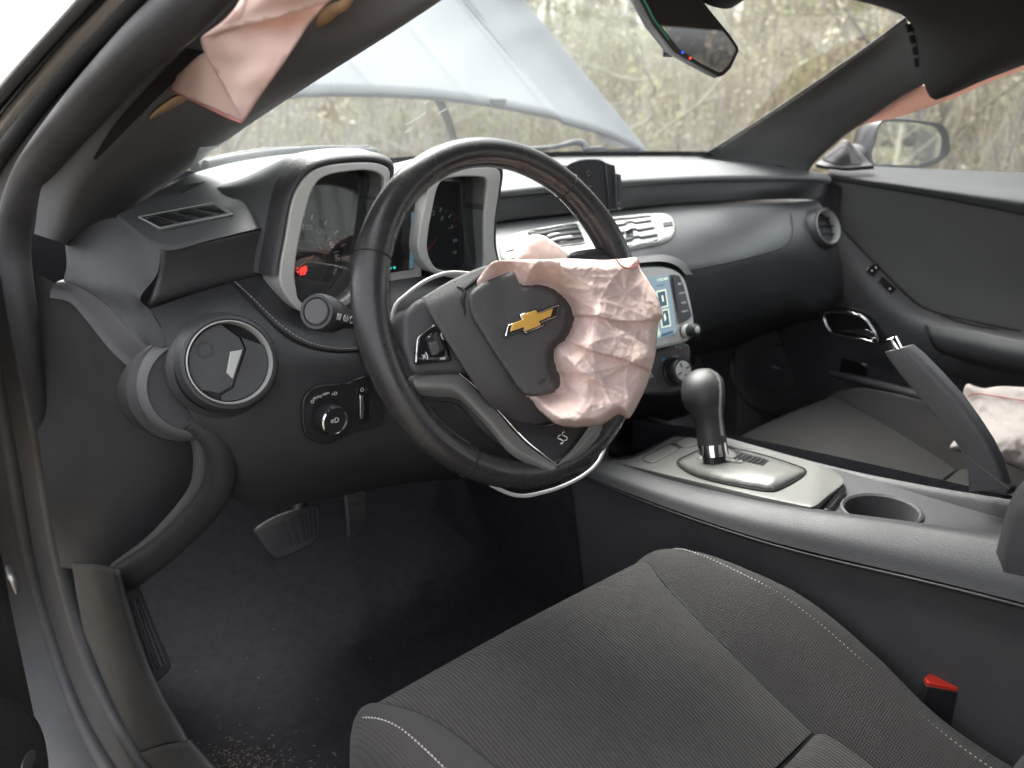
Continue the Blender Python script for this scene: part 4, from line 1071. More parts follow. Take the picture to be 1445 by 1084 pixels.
# left spoke: gloss panel with buttons
sp = sheet('spoke_panel', outline2([(546, 462), (552, 452), (575, 435), (594, 422), (612, 436), (636, 478), (665, 518), (655, 527), (620, 527), (585, 527), (572, 505)], 70),
           lambda x, y, d: WP(x, y, .006 + .004 * min(1, d / 8) - .020 * sm(575, 548, x)), M['plastic2'], wheel, 5, .014)
bp = sheet('button_pod', outline2(f5([(120, 830), (133, 690), (150, 650), (270, 560), (290, 565), (370, 790), (360, 815), (200, 835)]), 60),
           lambda x, y, d: WP(x, y, .0125 + .0012 * min(1, d / 2.5)), M['gloss'], sp, 5, .003)
tube('pod_trim', [WP(x, y, .0132) for x, y in f5([(290, 570), (265, 566), (150, 655), (138, 700), (130, 825)])], .0007, M['chrome'], sp, n=24, seg=6)
for q in ([(198, 660), (240, 625), (262, 680), (215, 690)], [(252, 635), (275, 620), (325, 740), (285, 760)], [(262, 800), (362, 790), (355, 812), (275, 815)]):
    plate('button', [WP(x, y, .0155) for x, y in f5(q)], WN, .003, M['satin'], sp, .0006)
plate('rocker', [WP(x, y, .0172) for x, y in f5([(218, 690), (275, 680), (295, 730), (285, 770), (250, 780)])], WN, .004, M['plastic2'], sp, .0010)
text('button_print', '(o', WP(*f5([(318, 640)])[0], .0142), WX, WZ, .0085, M['mark'], sp)
text('button_print', 'x)', WP(*f5([(192, 780)])[0], .0142), WX, WZ, .0080, M['mark'], sp)
text('button_print', '-', WP(*f5([(218, 648)])[0], .0160), WX, WZ, .008, M['mark'], sp)
text('button_print', 'res', WP(*f5([(310, 798)])[0], .0160), WX, WZ, .0045, M['mark'], sp)
# right spoke
sheet('spoke_panel', outline2([(800, 362), (830, 352), (862, 352), (884, 365), (898, 400), (895, 450), (870, 470), (840, 440), (815, 400)], 50), lambda x, y, d: WP(x, y, .004 + .004 * min(1, d / 8)), M['satin'], wheel, 6, .014)
# silver lower spokes
def spoke(rows, nm, m, thick=.010): return surf(nm, [WPs(r) for r in rows], m, wheel, 40, 12, thick=thick, mods=[('bevel', .001, 2)])
spoke([[(583, 529, .0), (615, 529, .004), (648, 529, .004), (672, 550, .004), (700, 580, .006), (740, 625, .012), (786, 658, .016)],
       [(585, 545, .006), (612, 545, .010), (640, 548, .010), (662, 565, .010), (692, 596, .011), (728, 634, .016), (779, 664, .018)],
       [(590, 558, -.002), (615, 560, .0), (642, 562, .0), (660, 575, .0), (690, 606, .004), (722, 642, .010), (766, 666, .012)]], 'spoke_trim', M['warm_silver'])
tube('trim_line', WPs([(648, 527, .006), (672, 547, .006), (702, 578, .006), (742, 622, .014), (784, 655, .018)]), .0008, M['chrome'], wheel, n=30, seg=6)
spk = surf('spoke_face', [WPs([(690, 575, .002), (735, 622, .008), (782, 657, .014)]), WPs([(725, 588, .004), (775, 625, .010), (795, 650, .015)]), WPs([(770, 600, .004), (812, 612, .011), (828, 622, .014)]), WPs([(800, 590, .002), (832, 598, .010), (842, 600, .012)])], M['satin'], wheel, 24, 24, thick=.010)
ssp, ssn = on(spk, 793, 619, .0008)
text('badge_letters', 'SS', ssp, (WX * .94 + WZ * .25), WZ, .015, M['chrome'], wheel, .0008)
surf('spoke_band', [WPs([(781, 662, .014), (818, 645, .016), (845, 616, .017), (852, 596, .014)]), WPs([(787, 657, .019), (813, 639, .021), (834, 613, .021), (842, 598, .018)]), WPs([(788, 652, .016), (808, 633, .018), (825, 610, .018), (832, 600, .016)])], M['warm_silver'], wheel, 24, 8, thick=.006)
surf('spoke_trim', [WPs([(846, 614, .014), (856, 592, .013), (866, 568, .008), (872, 545, .0)]), WPs([(840, 612, .018), (849, 590, .017), (858, 566, .012), (862, 545, .004)])], M['chrome'], wheel, 24, 6, thick=.006)
# back of the spokes and column
sheet('spoke_back', outline2([(585, 530), (650, 530), (790, 600), (850, 595), (870, 560), (860, 620), (790, 665), (760, 664), (690, 612), (650, 570), (590, 562)], 70), lambda x, y, d: WP(x, y, -.012), M['plastic'], wheel, 9, .010)
rings('hub_back', [(WC - WN * .002 - WZ * .015, WX * .080, WZ * .050), (WC - WN * .03 - WZ * .015, WX * .074, WZ * .046), (WC - WN * .06 - WZ * .015, WX * .056, WZ * .040)], M['plastic'], wheel, 40)
col = rings('steering_column', [(WC - WN * .055 - WZ * .015, WX * .050, WZ * .036), (WC - WN * .09 - WZ * .015, WX * .064, WZ * .048), (WC - WN * .16 - WZ * .015, WX * .068, WZ * .054), (WC - WN * .27 - WZ * .015, WX * .074, WZ * .060)], M['plastic'], None, 36, pw=3.0)
tag(col, 'grey plastic steering column shroud behind the wheel', 'steering column')
hoop = tube('white_hoop', WPs([(555, 440), (575, 415), (610, 392), (650, 385), (725, 402), (800, 450), (848, 530), (857, 600), (848, 645), (820, 673), (770, 694), (720, 697), (655, 655), (600, 580), (556, 505)], -.045), .0022, M['white'], None, n=120, seg=10, closed=True)
tag(hoop, 'thin white plastic hoop behind the steering wheel rim', 'hoop')
# turn signal stalk
sk = thing('signal_stalk', 'black turn signal stalk with round grey tip left of the steering wheel', 'stalk', Y(448, 440, .16))
T0 = Y(447, 440, .135); T1 = Y(520, 458, .21); ta = (T0 - T1).normalized()
TA = (ta * .55 + (CAM - T0).normalized() * .6).normalized()
lathe('stalk_body', [(.0080, -.13), (.0095, -.09), (.0120, -.060), (.0160, -.045), (.0185, -.035), (.0190, -.006), (.0178, -.001), (.0165, .0)], T0, ta, M['satin'], sk, 40)
lathe('stalk_collar', [(.0192, -.022), (.0196, -.020), (.0196, -.005), (.0180, .001), (.0150, .001), (.0138, -.0015), (.0, -.0015)], T0, ta, M['plastic'], sk, 40)
lathe('stalk_button', [(.0132, -.002), (.0132, .0012), (.0120, .0024), (0, .0028)], T0, ta, M['pillar'], sk, 36)
side = (ta.cross(Vector((0, 0, 1)))).normalized(); sv_ = (CAM - T0); sv_ = (sv_ - ta * sv_.dot(ta)).normalized()
su = (Vector((0, 0, 1)) - ta * ta.z - sv_ * sv_.z).normalized()
for (d, s, z) in ((-.012, 'B8', .010), (-.030, '⇔', .012), (-.052, 'C', .012)):
    rr = .0197 if d > -.022 else (.0190 if d > -.034 else .0150)
    text('stalk_print', s, T0 + ta * d + sv_ * rr, -ta.cross(sv_) if False else -ta, su, z, M['mark'], sk)

# ------------------------------------------------------------------ driver airbag
bag = thing('driver_airbag', 'crumpled pink deployed airbag hanging from the steering wheel hub', 'airbag', WP(840, 480, .02))
flp = [tuple(p) for p in outline2(flap_px, 130)]
bag_px = [(672, 404), (676, 392), (690, 374), (700, 368), (725, 366.5), (770, 366), (806, 365), (850, 367), (880, 365), (896, 363), (900, 366), (904, 380), (915, 397), (926, 415), (934, 437), (936, 446), (930, 456), (927, 480), (925, 500), (919, 524), (912, 546), (903, 565), (894, 582), (886, 591), (874, 585), (864, 590), (848, 600), (820, 603), (800, 603), (782, 597), (765, 584), (752, 572), (741, 566), (720, 540), (700, 480), (680, 430)]
def facets(seed, sp, amp, crease=0.0):
    """Piecewise flat random relief with raised crease lines: cloth crumpled into facets."""
    rn = random.Random(seed); H = {}
    def hp(i, j):
        if (i, j) not in H:
            q = random.Random(seed * 7919 + i * 104729 + j * 1299709)
            H[(i, j)] = ((i + q.uniform(-.42, .42)) * sp, (j + q.uniform(-.42, .42)) * sp, q.uniform(-1, 1) * amp)
        return H[(i, j)]
    def f(x, y):
        ci, cj = int(x // sp), int(y // sp)
        for i in range(ci - 1, ci + 2):
            for j in range(cj - 1, cj + 2):
                a, b, c, d = hp(i, j), hp(i + 1, j), hp(i, j + 1), hp(i + 1, j + 1)
                for t in ((a, b, d), (a, d, c)) if (i * 7 + j * 13) % 3 else ((a, b, c), (b, d, c)):
                    (xa, ya, ha), (xb, yb_, hb_), (xc, yc, hc) = t
                    D = (yb_ - yc) * (xa - xc) + (xc - xb) * (ya - yc)
                    if abs(D) < 1e-9: continue
                    l1 = ((yb_ - yc) * (x - xc) + (xc - xb) * (y - yc)) / D; l2 = ((yc - ya) * (x - xc) + (xa - xc) * (y - yc)) / D
                    l3 = 1 - l1 - l2
                    if l1 >= -1e-6 and l2 >= -1e-6 and l3 >= -1e-6:
                        k = min(l1, l2, l3)
                        return ha * l1 + hb_ * l2 + hc * l3 + crease * max(0, 1 - k / .10)
        return 0.0
    return f
F1, F2, F3 = facets(4, 46, .0055, .0008), facets(9, 23, .0031, .0012), facets(17, 12, .0014, .0006)
def crumple(x, y):
    wx = x + 5 * noise.noise(Vector((x / 50, y / 50, 3.1))); wy = y + 5 * noise.noise(Vector((x / 50, y / 50, 7.7)))
    u = wx * .94 + wy * .34; v = -wx * .34 + wy * .94
    return F1(u * .8, v * 1.15) + F2(u * .85, v * 1.1) + F3(wx, wy)
def fold_line(x, k):
    if k == 0: return 446 + (x - 800) * .055 + 3 * math.sin(x / 17)
    return 476 + (x - 795) * .39 + 3 * math.sin(x / 21)
def bag_fn(x, y, d):
    inb = inside((x, y), flp); sdist = edgedist((x, y), flp) * (-1 if inb else 1)
    off = .022 + .052 * sm(-4, 46, sdist)
    e = min(1, d / 16.0)
    off -= .034 * (1 - math.sqrt(1 - (1 - e) ** 2)) * (1 if x > 790 or y > 560 else .35)
    w = sm(-2, 14, sdist)
    off += crumple(x, y) * (.35 + .65 * w)
    for k in (0, 1):
        t = y - fold_line(x, k)
        off += (.007 * sm(-55, 0, t) * (1 - sm(0, 2.5, t)) - .003 * (1 - sm(0, 16, t)) * sm(0, 2.5, t)) * sm(0, 25, sdist)
    off += .010 * sm(540, 575, y) * sm(2, 12, d)
    if inb: off = min(off, .026)
    return WP(x, y, off)
sheet('bag_front', bag_px, bag_fn, M['airbag'], bag, 2.2, .0006, n=260)
lobe_px = [(722, 372), (724, 356), (735, 343), (746, 333), (757, 331), (768, 333), (782, 342), (797, 353), (808, 367), (800, 380), (760, 384)]
sheet('bag_lobe', lobe_px, lambda x, y, d: WP(x, y, -.012 + .030 * math.sqrt(1 - (1 - min(1, d / 22)) ** 2) + crumple(x * 1.4 + 50, y * 1.4) * .6), M['airbag'], bag, 3.5, .0006, n=70)
tube('bag_seam', [bag_fn(x, y, 12) + WN * .0012 for x, y in ((868, 366), (876, 376), (886, 379), (896, 376), (900, 368))], .0009, M['ink'], bag, n=20, seg=5)
sheet('bag_back', [(690, 385), (760, 375), (890, 372), (925, 440), (915, 520), (885, 583), (800, 596), (750, 560), (700, 470)], lambda x, y, d: WP(x, y, .004), M['airbag'], bag, 12, .0006, n=60)

# ------------------------------------------------------------------ phone mount on the dash
pm = thing('phone_mount', 'black plastic phone mount clipped on the centre of the dash', 'phone mount', Y(845, 296, .315))
PMN = Vector((-.25, -.95, .15)).normalized(); P0 = Y(840, 260, .300)
def pp(px, py, h=0.0): return PL(px, py, P0 + PMN * h, PMN)
mq = lambda l: [(680 + a / 4.516, 200 + b / 4.516) for a, b in l]
plate('mount_back', [pp(x, y) for x, y in mq([(520, 260), (540, 150), (575, 130), (620, 115), (670, 108), (720, 108), (760, 114), (790, 128), (800, 180), (812, 440), (760, 440), (700, 430), (560, 440)])], PMN, .012, M['satin'], pm, .002)
plate('mount_cheek', [pp(x, y, .004) for x, y in mq([(788, 128), (815, 140), (850, 148), (855, 195), (858, 432), (812, 441), (800, 300)])], PMN, .020, M['satin'], pm, .002)
plate('mount_clamp', [pp(x, y, .009) for x, y in mq([(853, 200), (888, 208), (893, 260), (906, 428), (862, 436), (860, 330)])], PMN, .014, M['plastic'], pm, .0015)
tube('clamp_rod', [pp(x, y, .011) for x, y in mq([(872, 225), (880, 390)])], .0018, M['gloss'], pm, seg=8)
for (a, b) in ((676, 206), (685, 300)):
    lathe('mount_screw', [(.0045, .0), (.0045, .001), (.0035, .0016), (.002, .0006), (0, .0006)], pp(*mq([(a, b)])[0], .0), PMN, M['gloss'], pm, 20)
for b in (390, 425): box('clamp_nut', pp(*mq([(876, b)])[0], .0105), cr_ * .0018, cu_ * .0014, PMN * .001, M['steel'], pm)
tube('mount_cable', [pp(x, y, -.006) for x, y in mq([(500, 165), (525, 155), (545, 165), (540, 185)])], .002, M['plastic'], pm, n=12, seg=6)

# ------------------------------------------------------------------ centre console
M['rail'] = nmat('rail_vinyl', (.042, .042, .044), .55, bump=[('voronoi', 750, .35, .0005)], var=.1, rvar=.05)
con = thing('center_console', 'black centre console with silver shifter panel, cup holder and padded side rail', 'console', (XC, -.1, -.62))
rail_seam = [(780, 660, .300), (830, 680, .299), (900, 708, .297), (960, 734, .295), (1128, 781, .293), (1262, 810, .293), (1445, 857, .293), (1650, 910, .293)]
rl = surf('side_rail', [
    Xs([(800, 628, .352), (850, 646, .350), (942, 676, .348), (1050, 701, .346), (1150, 718, .345), (1300, 738, .345), (1425, 756, .345), (1620, 785, .345)]),
    Xs([(798, 634, .332), (850, 651, .330), (942, 681, .328), (1050, 707, .327), (1150, 725, .326), (1300, 747, .326), (1425, 767, .326), (1620, 800, .326)]),
    Xs([(795, 648, .308), (848, 666, .307), (940, 698, .305), (1050, 730, .304), (1150, 752, .303), (1300, 782, .303), (1425, 808, .303), (1620, 850, .303)]),
    Xs([(788, 656, .300), (842, 678, .299), (938, 715, .296), (1050, 753, .294), (1150, 780, .293), (1300, 815, .293), (1425, 846, .293), (1620, 898, .293)])], M['rail'], con, 60, 20)
surf('console_front', [[Vector((.312, .50, -.22)), Vector((.308, .35, -.24)), Vector((.305, .20, -.27))], [Vector((.316, .60, -.64)), Vector((.316, .40, -.64)), Vector((.316, .14, -.64))]], M['carpet'], con, 10, 8)
tube('rail_bead', Xs([(788, 659, .301), (842, 681, .300), (938, 719, .297), (1050, 757, .295), (1150, 785, .294), (1300, 820, .294), (1425, 851, .294), (1620, 903, .294)]), .0022, M['satin'], con, n=50, seg=8)
surf('console_side', [Xs([(780, 660, .304), (842, 683, .303), (938, 721, .300), (1050, 760, .298), (1150, 788, .297), (1300, 823, .297), (1425, 855, .297), (1620, 907, .297)]),
                      Xs([(770, 690, .312), (842, 720, .312), (938, 760, .312), (1050, 800, .312), (1150, 830, .312), (1300, 870, .312), (1425, 905, .312), (1620, 960, .312)]),
                      [Vector((.318, y, -.64)) for y in (.26, .16, .04, -.08, -.18, -.3, -.4, -.55)]], M['plastic2'], con, 50, 24)
CPp = Vector((.42, -.19, -.262)); CPn = Vector((0, .22, 1)).normalized()
def cpl(px, py, h=0.0): return PL(px, py, CPp + CPn * h, CPn)
cq = lambda l: [(860 + a / 4.014, 500 + b / 4.014) for a, b in l]
# black base under everything
plate('console_base', [cpl(x, y, -.016) for x, y in ((950, 662), (985, 612), (1030, 622), (1160, 655), (1190, 690), (1150, 722), (1050, 705))], CPn, .2, M['plastic'], con)
panel_px = outline2(cq([(-30, 600), (60, 600), (120, 592), (210, 555), (372, 458), (384, 432), (372, 420), (300, 398), (150, 348), (170, 336), (350, 388), (500, 440), (690, 488), (900, 545), (1100, 595), (1230, 640), (1290, 670), (1330, 715), (1322, 735), (1240, 800), (1165, 858), (1110, 858), (1050, 846), (820, 797), (560, 735), (330, 682), (100, 625)]), 160)
# silver shifter panel with rounded shoulders
pnl = sheet('shifter_panel', panel_px, lambda x, y, d: cpl(x, y, .008 - .010 * sm(1145, 1195, x)), M['warm_silver'], con, 7, .010, mods=[('bevel', .002, 3)])
plate('panel_skirt', [cpl(x, y, -.004) for x, y in cq([(1335, 738), (1340, 765), (1240, 880), (1160, 866), (1240, 802), (1322, 738)])], CPn, .02, M['gloss'], con, .001)
# open tray ahead of the shifter
tray_px = outline2(cq([(-30, 604), (-10, 520), (60, 400), (130, 345), (160, 346), (300, 397), (374, 422), (384, 436), (372, 458), (210, 556), (120, 594), (50, 604)]), 80)
sheet('tray', tray_px, lambda x, y, d: cpl(x, y, .008 - .042 * sm(0, 9, d)), M['plastic'], con, 5, .002)
for q in ([(190, 588), (330, 515), (375, 520), (390, 535), (260, 605), (225, 608)], [(375, 500), (440, 470), (500, 480), (505, 505), (420, 522)]):
    b = plate('console_button', [cpl(x, y, .0105) for x, y in outline2(cq(q), 40)], CPn, .004, M['warm_silver'], con, .001)
    tube('button_gap', [cpl(x, y, .0088) for x, y in outline2(cq(q), 40)], .0009, M['seam'], con, closed=True, seg=5)
plate('button_divider', [cpl(x, y, .0098) for x, y in cq([(345, 503), (380, 495), (418, 520), (395, 532)])], CPn, .004, M['satin'], con, .001)
# shifter bezel: silver dome
dome_px = outline2(cq([(385, 612), (395, 598), (440, 575), (510, 545), (620, 530), (760, 545), (900, 580), (1040, 625), (1108, 655), (1090, 690), (1000, 745), (935, 772), (860, 770), (720, 745), (580, 715), (470, 680), (405, 640)]), 120)
dm = sheet('shifter_bezel', dome_px, lambda x, y, d: cpl(x, y, .009 + .015 * math.sin(min(1, d / 30) * math.pi / 2) ** .8), M['warm_silver'], con, 6, .004)
tube('bezel_gap', [cpl(x, y, .0095) for x, y in dome_px], .0016, M['seam'], con, closed=True, seg=6)
slot = cq([(500, 562), (560, 548), (700, 540), (905, 603), (868, 635), (760, 605), (640, 580), (560, 575)])
plate('gate_slot', [on(dm, x, y, .0008)[0] for x, y in slot], CPn, .004, M['satin'], con, .0005)
for t in (.30, .42, .54, .66, .78, .90):
    a = Vector(cq([(690, 548)])[0]).lerp(Vector(cq([(895, 605)])[0]), t); b = Vector(cq([(640, 577)])[0]).lerp(Vector(cq([(862, 632)])[0]), t)
    tube('gate_slat', [on(dm, *a, .0016)[0], on(dm, *b, .0016)[0]], .0011, M['plastic2'], con, seg=6)
plate('gear_scale', [on(dm, x, y, .0004)[0] for x, y in cq([(470, 568), (560, 572), (770, 612), (745, 622), (640, 612), (500, 600)])], CPn, .001, M['plastic2'], con)
for (a, b, s) in ((520, 590, 'P'), (595, 598, 'R'), (640, 602, 'N'), (700, 605, 'D'), (740, 608, 'M')):
    p, n_ = on(dm, *cq([(a, b)])[0], .0010)
    text('gear_letter', s, p, (.35, -.93, 0), (.93, .35, 0), .0058, M['mark'], con)
# cup holder set in the rear deck
DKp = Vector((.42, -.25, -.270)); DKn = Vector((0, .08, 1)).normalized()
cc = PL(1243, 722, DKp, DKn)
ck = 48; cyv = DKn.cross(Vector((1, 0, 0))).normalized()
cin = [cc + (Vector((1, 0, 0)) * math.cos(t) + cyv * math.sin(t)) * .0445 for t in [2 * math.pi * k / ck for k in range(ck)]]
def sqr(t, a, b): m = max(abs(math.cos(t)) / a, abs(math.sin(t)) / b); return math.cos(t) / m, math.sin(t) / m
cout = [Vector((.425, cc.y - .10, 0)) + Vector((sx, sy, 0)) for sx, sy in [sqr(2 * math.pi * k / ck, .085, .235) for k in range(ck)]]
sgn = 1 if cyv.y > 0 else -1
cout = [Vector((p.x, cc.y - .10 + sgn * (p.y - cc.y + .10), DKp.z - .08 * (cc.y - .10 + sgn * (p.y - cc.y + .10) - DKp.y))) for p in cout]
frame('rear_deck', cout, cin, DKn, .004, M['plastic'], con)
lathe('cup_holder', [(.0455, .0), (.0465, .003), (.0440, .0045), (.0415, .002), (.0405, -.012), (.0385, -.062), (0, -.064)], cc, DKn, M['plastic2'], con, 48)
# right rail and rear part
surf('right_rail', [Xs([(985, 607, .505), (1030, 619, .512), (1170, 657, .515), (1300, 684, .515), (1445, 708, .515), (1650, 740, .515)]),
                    Xs([(985, 612, .500), (1030, 624, .506), (1172, 663, .508), (1300, 692, .508), (1445, 718, .508), (1650, 752, .508)]),
                    Xs([(985, 618, .495), (1030, 630, .500), (1180, 676, .500), (1300, 712, .500), (1445, 746, .500), (1650, 790, .500)]),
                    ], M['plastic2'], con, 40, 12, thick=.006)
surf('console_far_side', [[Vector((.523, y, z)) for y, z in ((.25, -.33), (.1, -.30), (-.1, -.27), (-.3, -.245), (-.5, -.22))], [Vector((.53, y, -.63)) for y in (.25, .1, -.1, -.3, -.5)]], M['carpet'], con, 12, 6)
arm = rings('armrest_lid', [(Vector((.42, -.392, -.195)), Vector((.105, 0, 0)), Vector((0, 0, .055))), (Vector((.42, -.405, -.19)), Vector((.118, 0, 0)), Vector((0, 0, .066))),
                            (Vector((.42, -.60, -.18)), Vector((.12, 0, 0)), Vector((0, 0, .068))), (Vector((.42, -.80, -.175)), Vector((.115, 0, 0)), Vector((0, 0, .066)))], M['rail'], con, 40, pw=5)

# ------------------------------------------------------------------ gear shifter
sh = thing('gear_shifter', 'black leather stitched gear shift lever with chrome collar', 'shifter', cpl(1008, 636, .02))
SX = .42
def sc_(px, py, dx=0.0): return X(px, py, SX + dx)
def ringpx(l, r, cyx=None): # left px, right px (visible width) -> ring facing the camera
    a, b = sc_(*l), sc_(*r); c = (a + b) / 2; u = (b - a) / 2
    return c, u, None
axis = (sc_(1000, 545) - sc_(1006, 625)).normalized()
def shr(l, r, depth=1.0):
    a = PL(l[0], l[1], Vector((SX, .01, -.2)), cf_); b = PL(r[0], r[1], Vector((SX, .01, -.2)), cf_)
    c = (a + b) / 2; u = (b - a) / 2
    v = u.cross(axis).normalized() * u.length * depth
    return (c, u, v)
prof = [((981, 523), (1003, 520.5), .8), ((971, 529), (1013, 526), .95), ((964, 539), (1020, 535), 1.0), ((961.5, 552), (1022, 547), 1.0), ((963, 566), (1022, 561), .95), ((968, 577), (1021, 573), .9), ((975, 584), (1020.5, 581), .88),
        ((979, 592), (1020.5, 589), .86), ((981.5, 604), (1022, 601), .86), ((983.5, 616), (1023.5, 612), .88), ((985, 628), (1025, 620), .92)]
L = [shr(*p) for p in prof]
top0 = shr((990, 520.5), (996, 520), .6)
kn_ = bvh(rings('shift_knob', [top0] + L, M['grip'], sh, 36))
rings('shift_collar', [shr((985, 627), (1025, 620), .93), shr((985.5, 634), (1026, 628), .93), shr((987, 642), (1028, 638), .93)], M['chrome'], sh, 36)
rings('shift_stem', [shr((990, 640), (1024, 636), .7), shr((992, 652), (1024, 650), .7)], M['satin'], sh, 24)
rings('knob_button', [shr((968, 571), (974, 570), 1.2), shr((971, 580), (980, 579), 1.2), shr((977, 584), (982, 583), 1.0)], M['chrome'], sh, 16)
path = ons(kn_, ((1000, 524), (1008, 527), (1013, 535), (1015.5, 548), (1015.5, 562), (1015, 576), (1015.5, 590), (1017, 605), (1019, 617)), .0008)
P = cr(path, 60); verts = []; faces = []
for k in range(0, 58):
    a, b = P[k], P[k + 1]
    for s in (-1, 1):
        q0 = a; q1 = b + cr_ * s * .0024 + cf_ * .0004; c = cr_.cross(cf_) * .0005; k0 = len(verts)
        verts += [q0 + c, q0 - c, q1 - c, q1 + c, (q0 + q1) / 2 - cf_ * .0007]
        faces += [(k0, k0 + 1, k0 + 4), (k0 + 1, k0 + 2, k0 + 4), (k0 + 2, k0 + 3, k0 + 4), (k0 + 3, k0, k0 + 4)]
o = mk('stitching', verts, faces, M['thread'], sh); o['kind'] = 'stuff'

# ------------------------------------------------------------------ parking brake
hb = thing('parking_brake', 'raised dark grey parking brake lever with chrome button beside the passenger seat', 'parking brake', X(1400, 690, .49))
HX = Vector((.49, -.25, -.15))
def hpt(px, py): return X(px, py, .49)
def hring(l, r, d):
    a, b = hpt(*l), hpt(*r); c = (a + b) / 2; u = (b - a) / 2
    return (c, u * .88, Vector((d * .8, 0, 0)))
rings('lever_grip', [hring((1253, 498), (1284, 489), .011), hring((1250, 496), (1288, 487), .015), hring((1262, 514), (1303, 499), .017), hring((1290, 549), (1332, 528), .017),
                     hring((1318, 582), (1362, 561), .016), hring((1342, 612), (1384, 592), .016), hring((1357, 634), (1402, 620), .016), hring((1365, 655), (1417, 650), .016), hring((1367, 690), (1428, 685), .016)], M['plastic2'], hb, 28, pw=4.5)
rings('release_button', [hring((1257, 496), (1274, 490), .008), hring((1250, 480), (1266, 475), .008), hring((1251, 478), (1265, 474), .006)], M['chrome'], hb, 24, pw=3)
plate('lever_boot', [X(px, py, .478) for px, py in ((1366, 645), (1400, 665), (1424, 690), (1420, 700), (1366, 690))], (-1, 0, .2), .03, M['plastic'], hb, .002)
tube('boot_wire', [X(px, py, .4775) for px, py in ((1363, 642), (1385, 660), (1424, 690))], .0008, M['steel'], hb, n=8, seg=5)

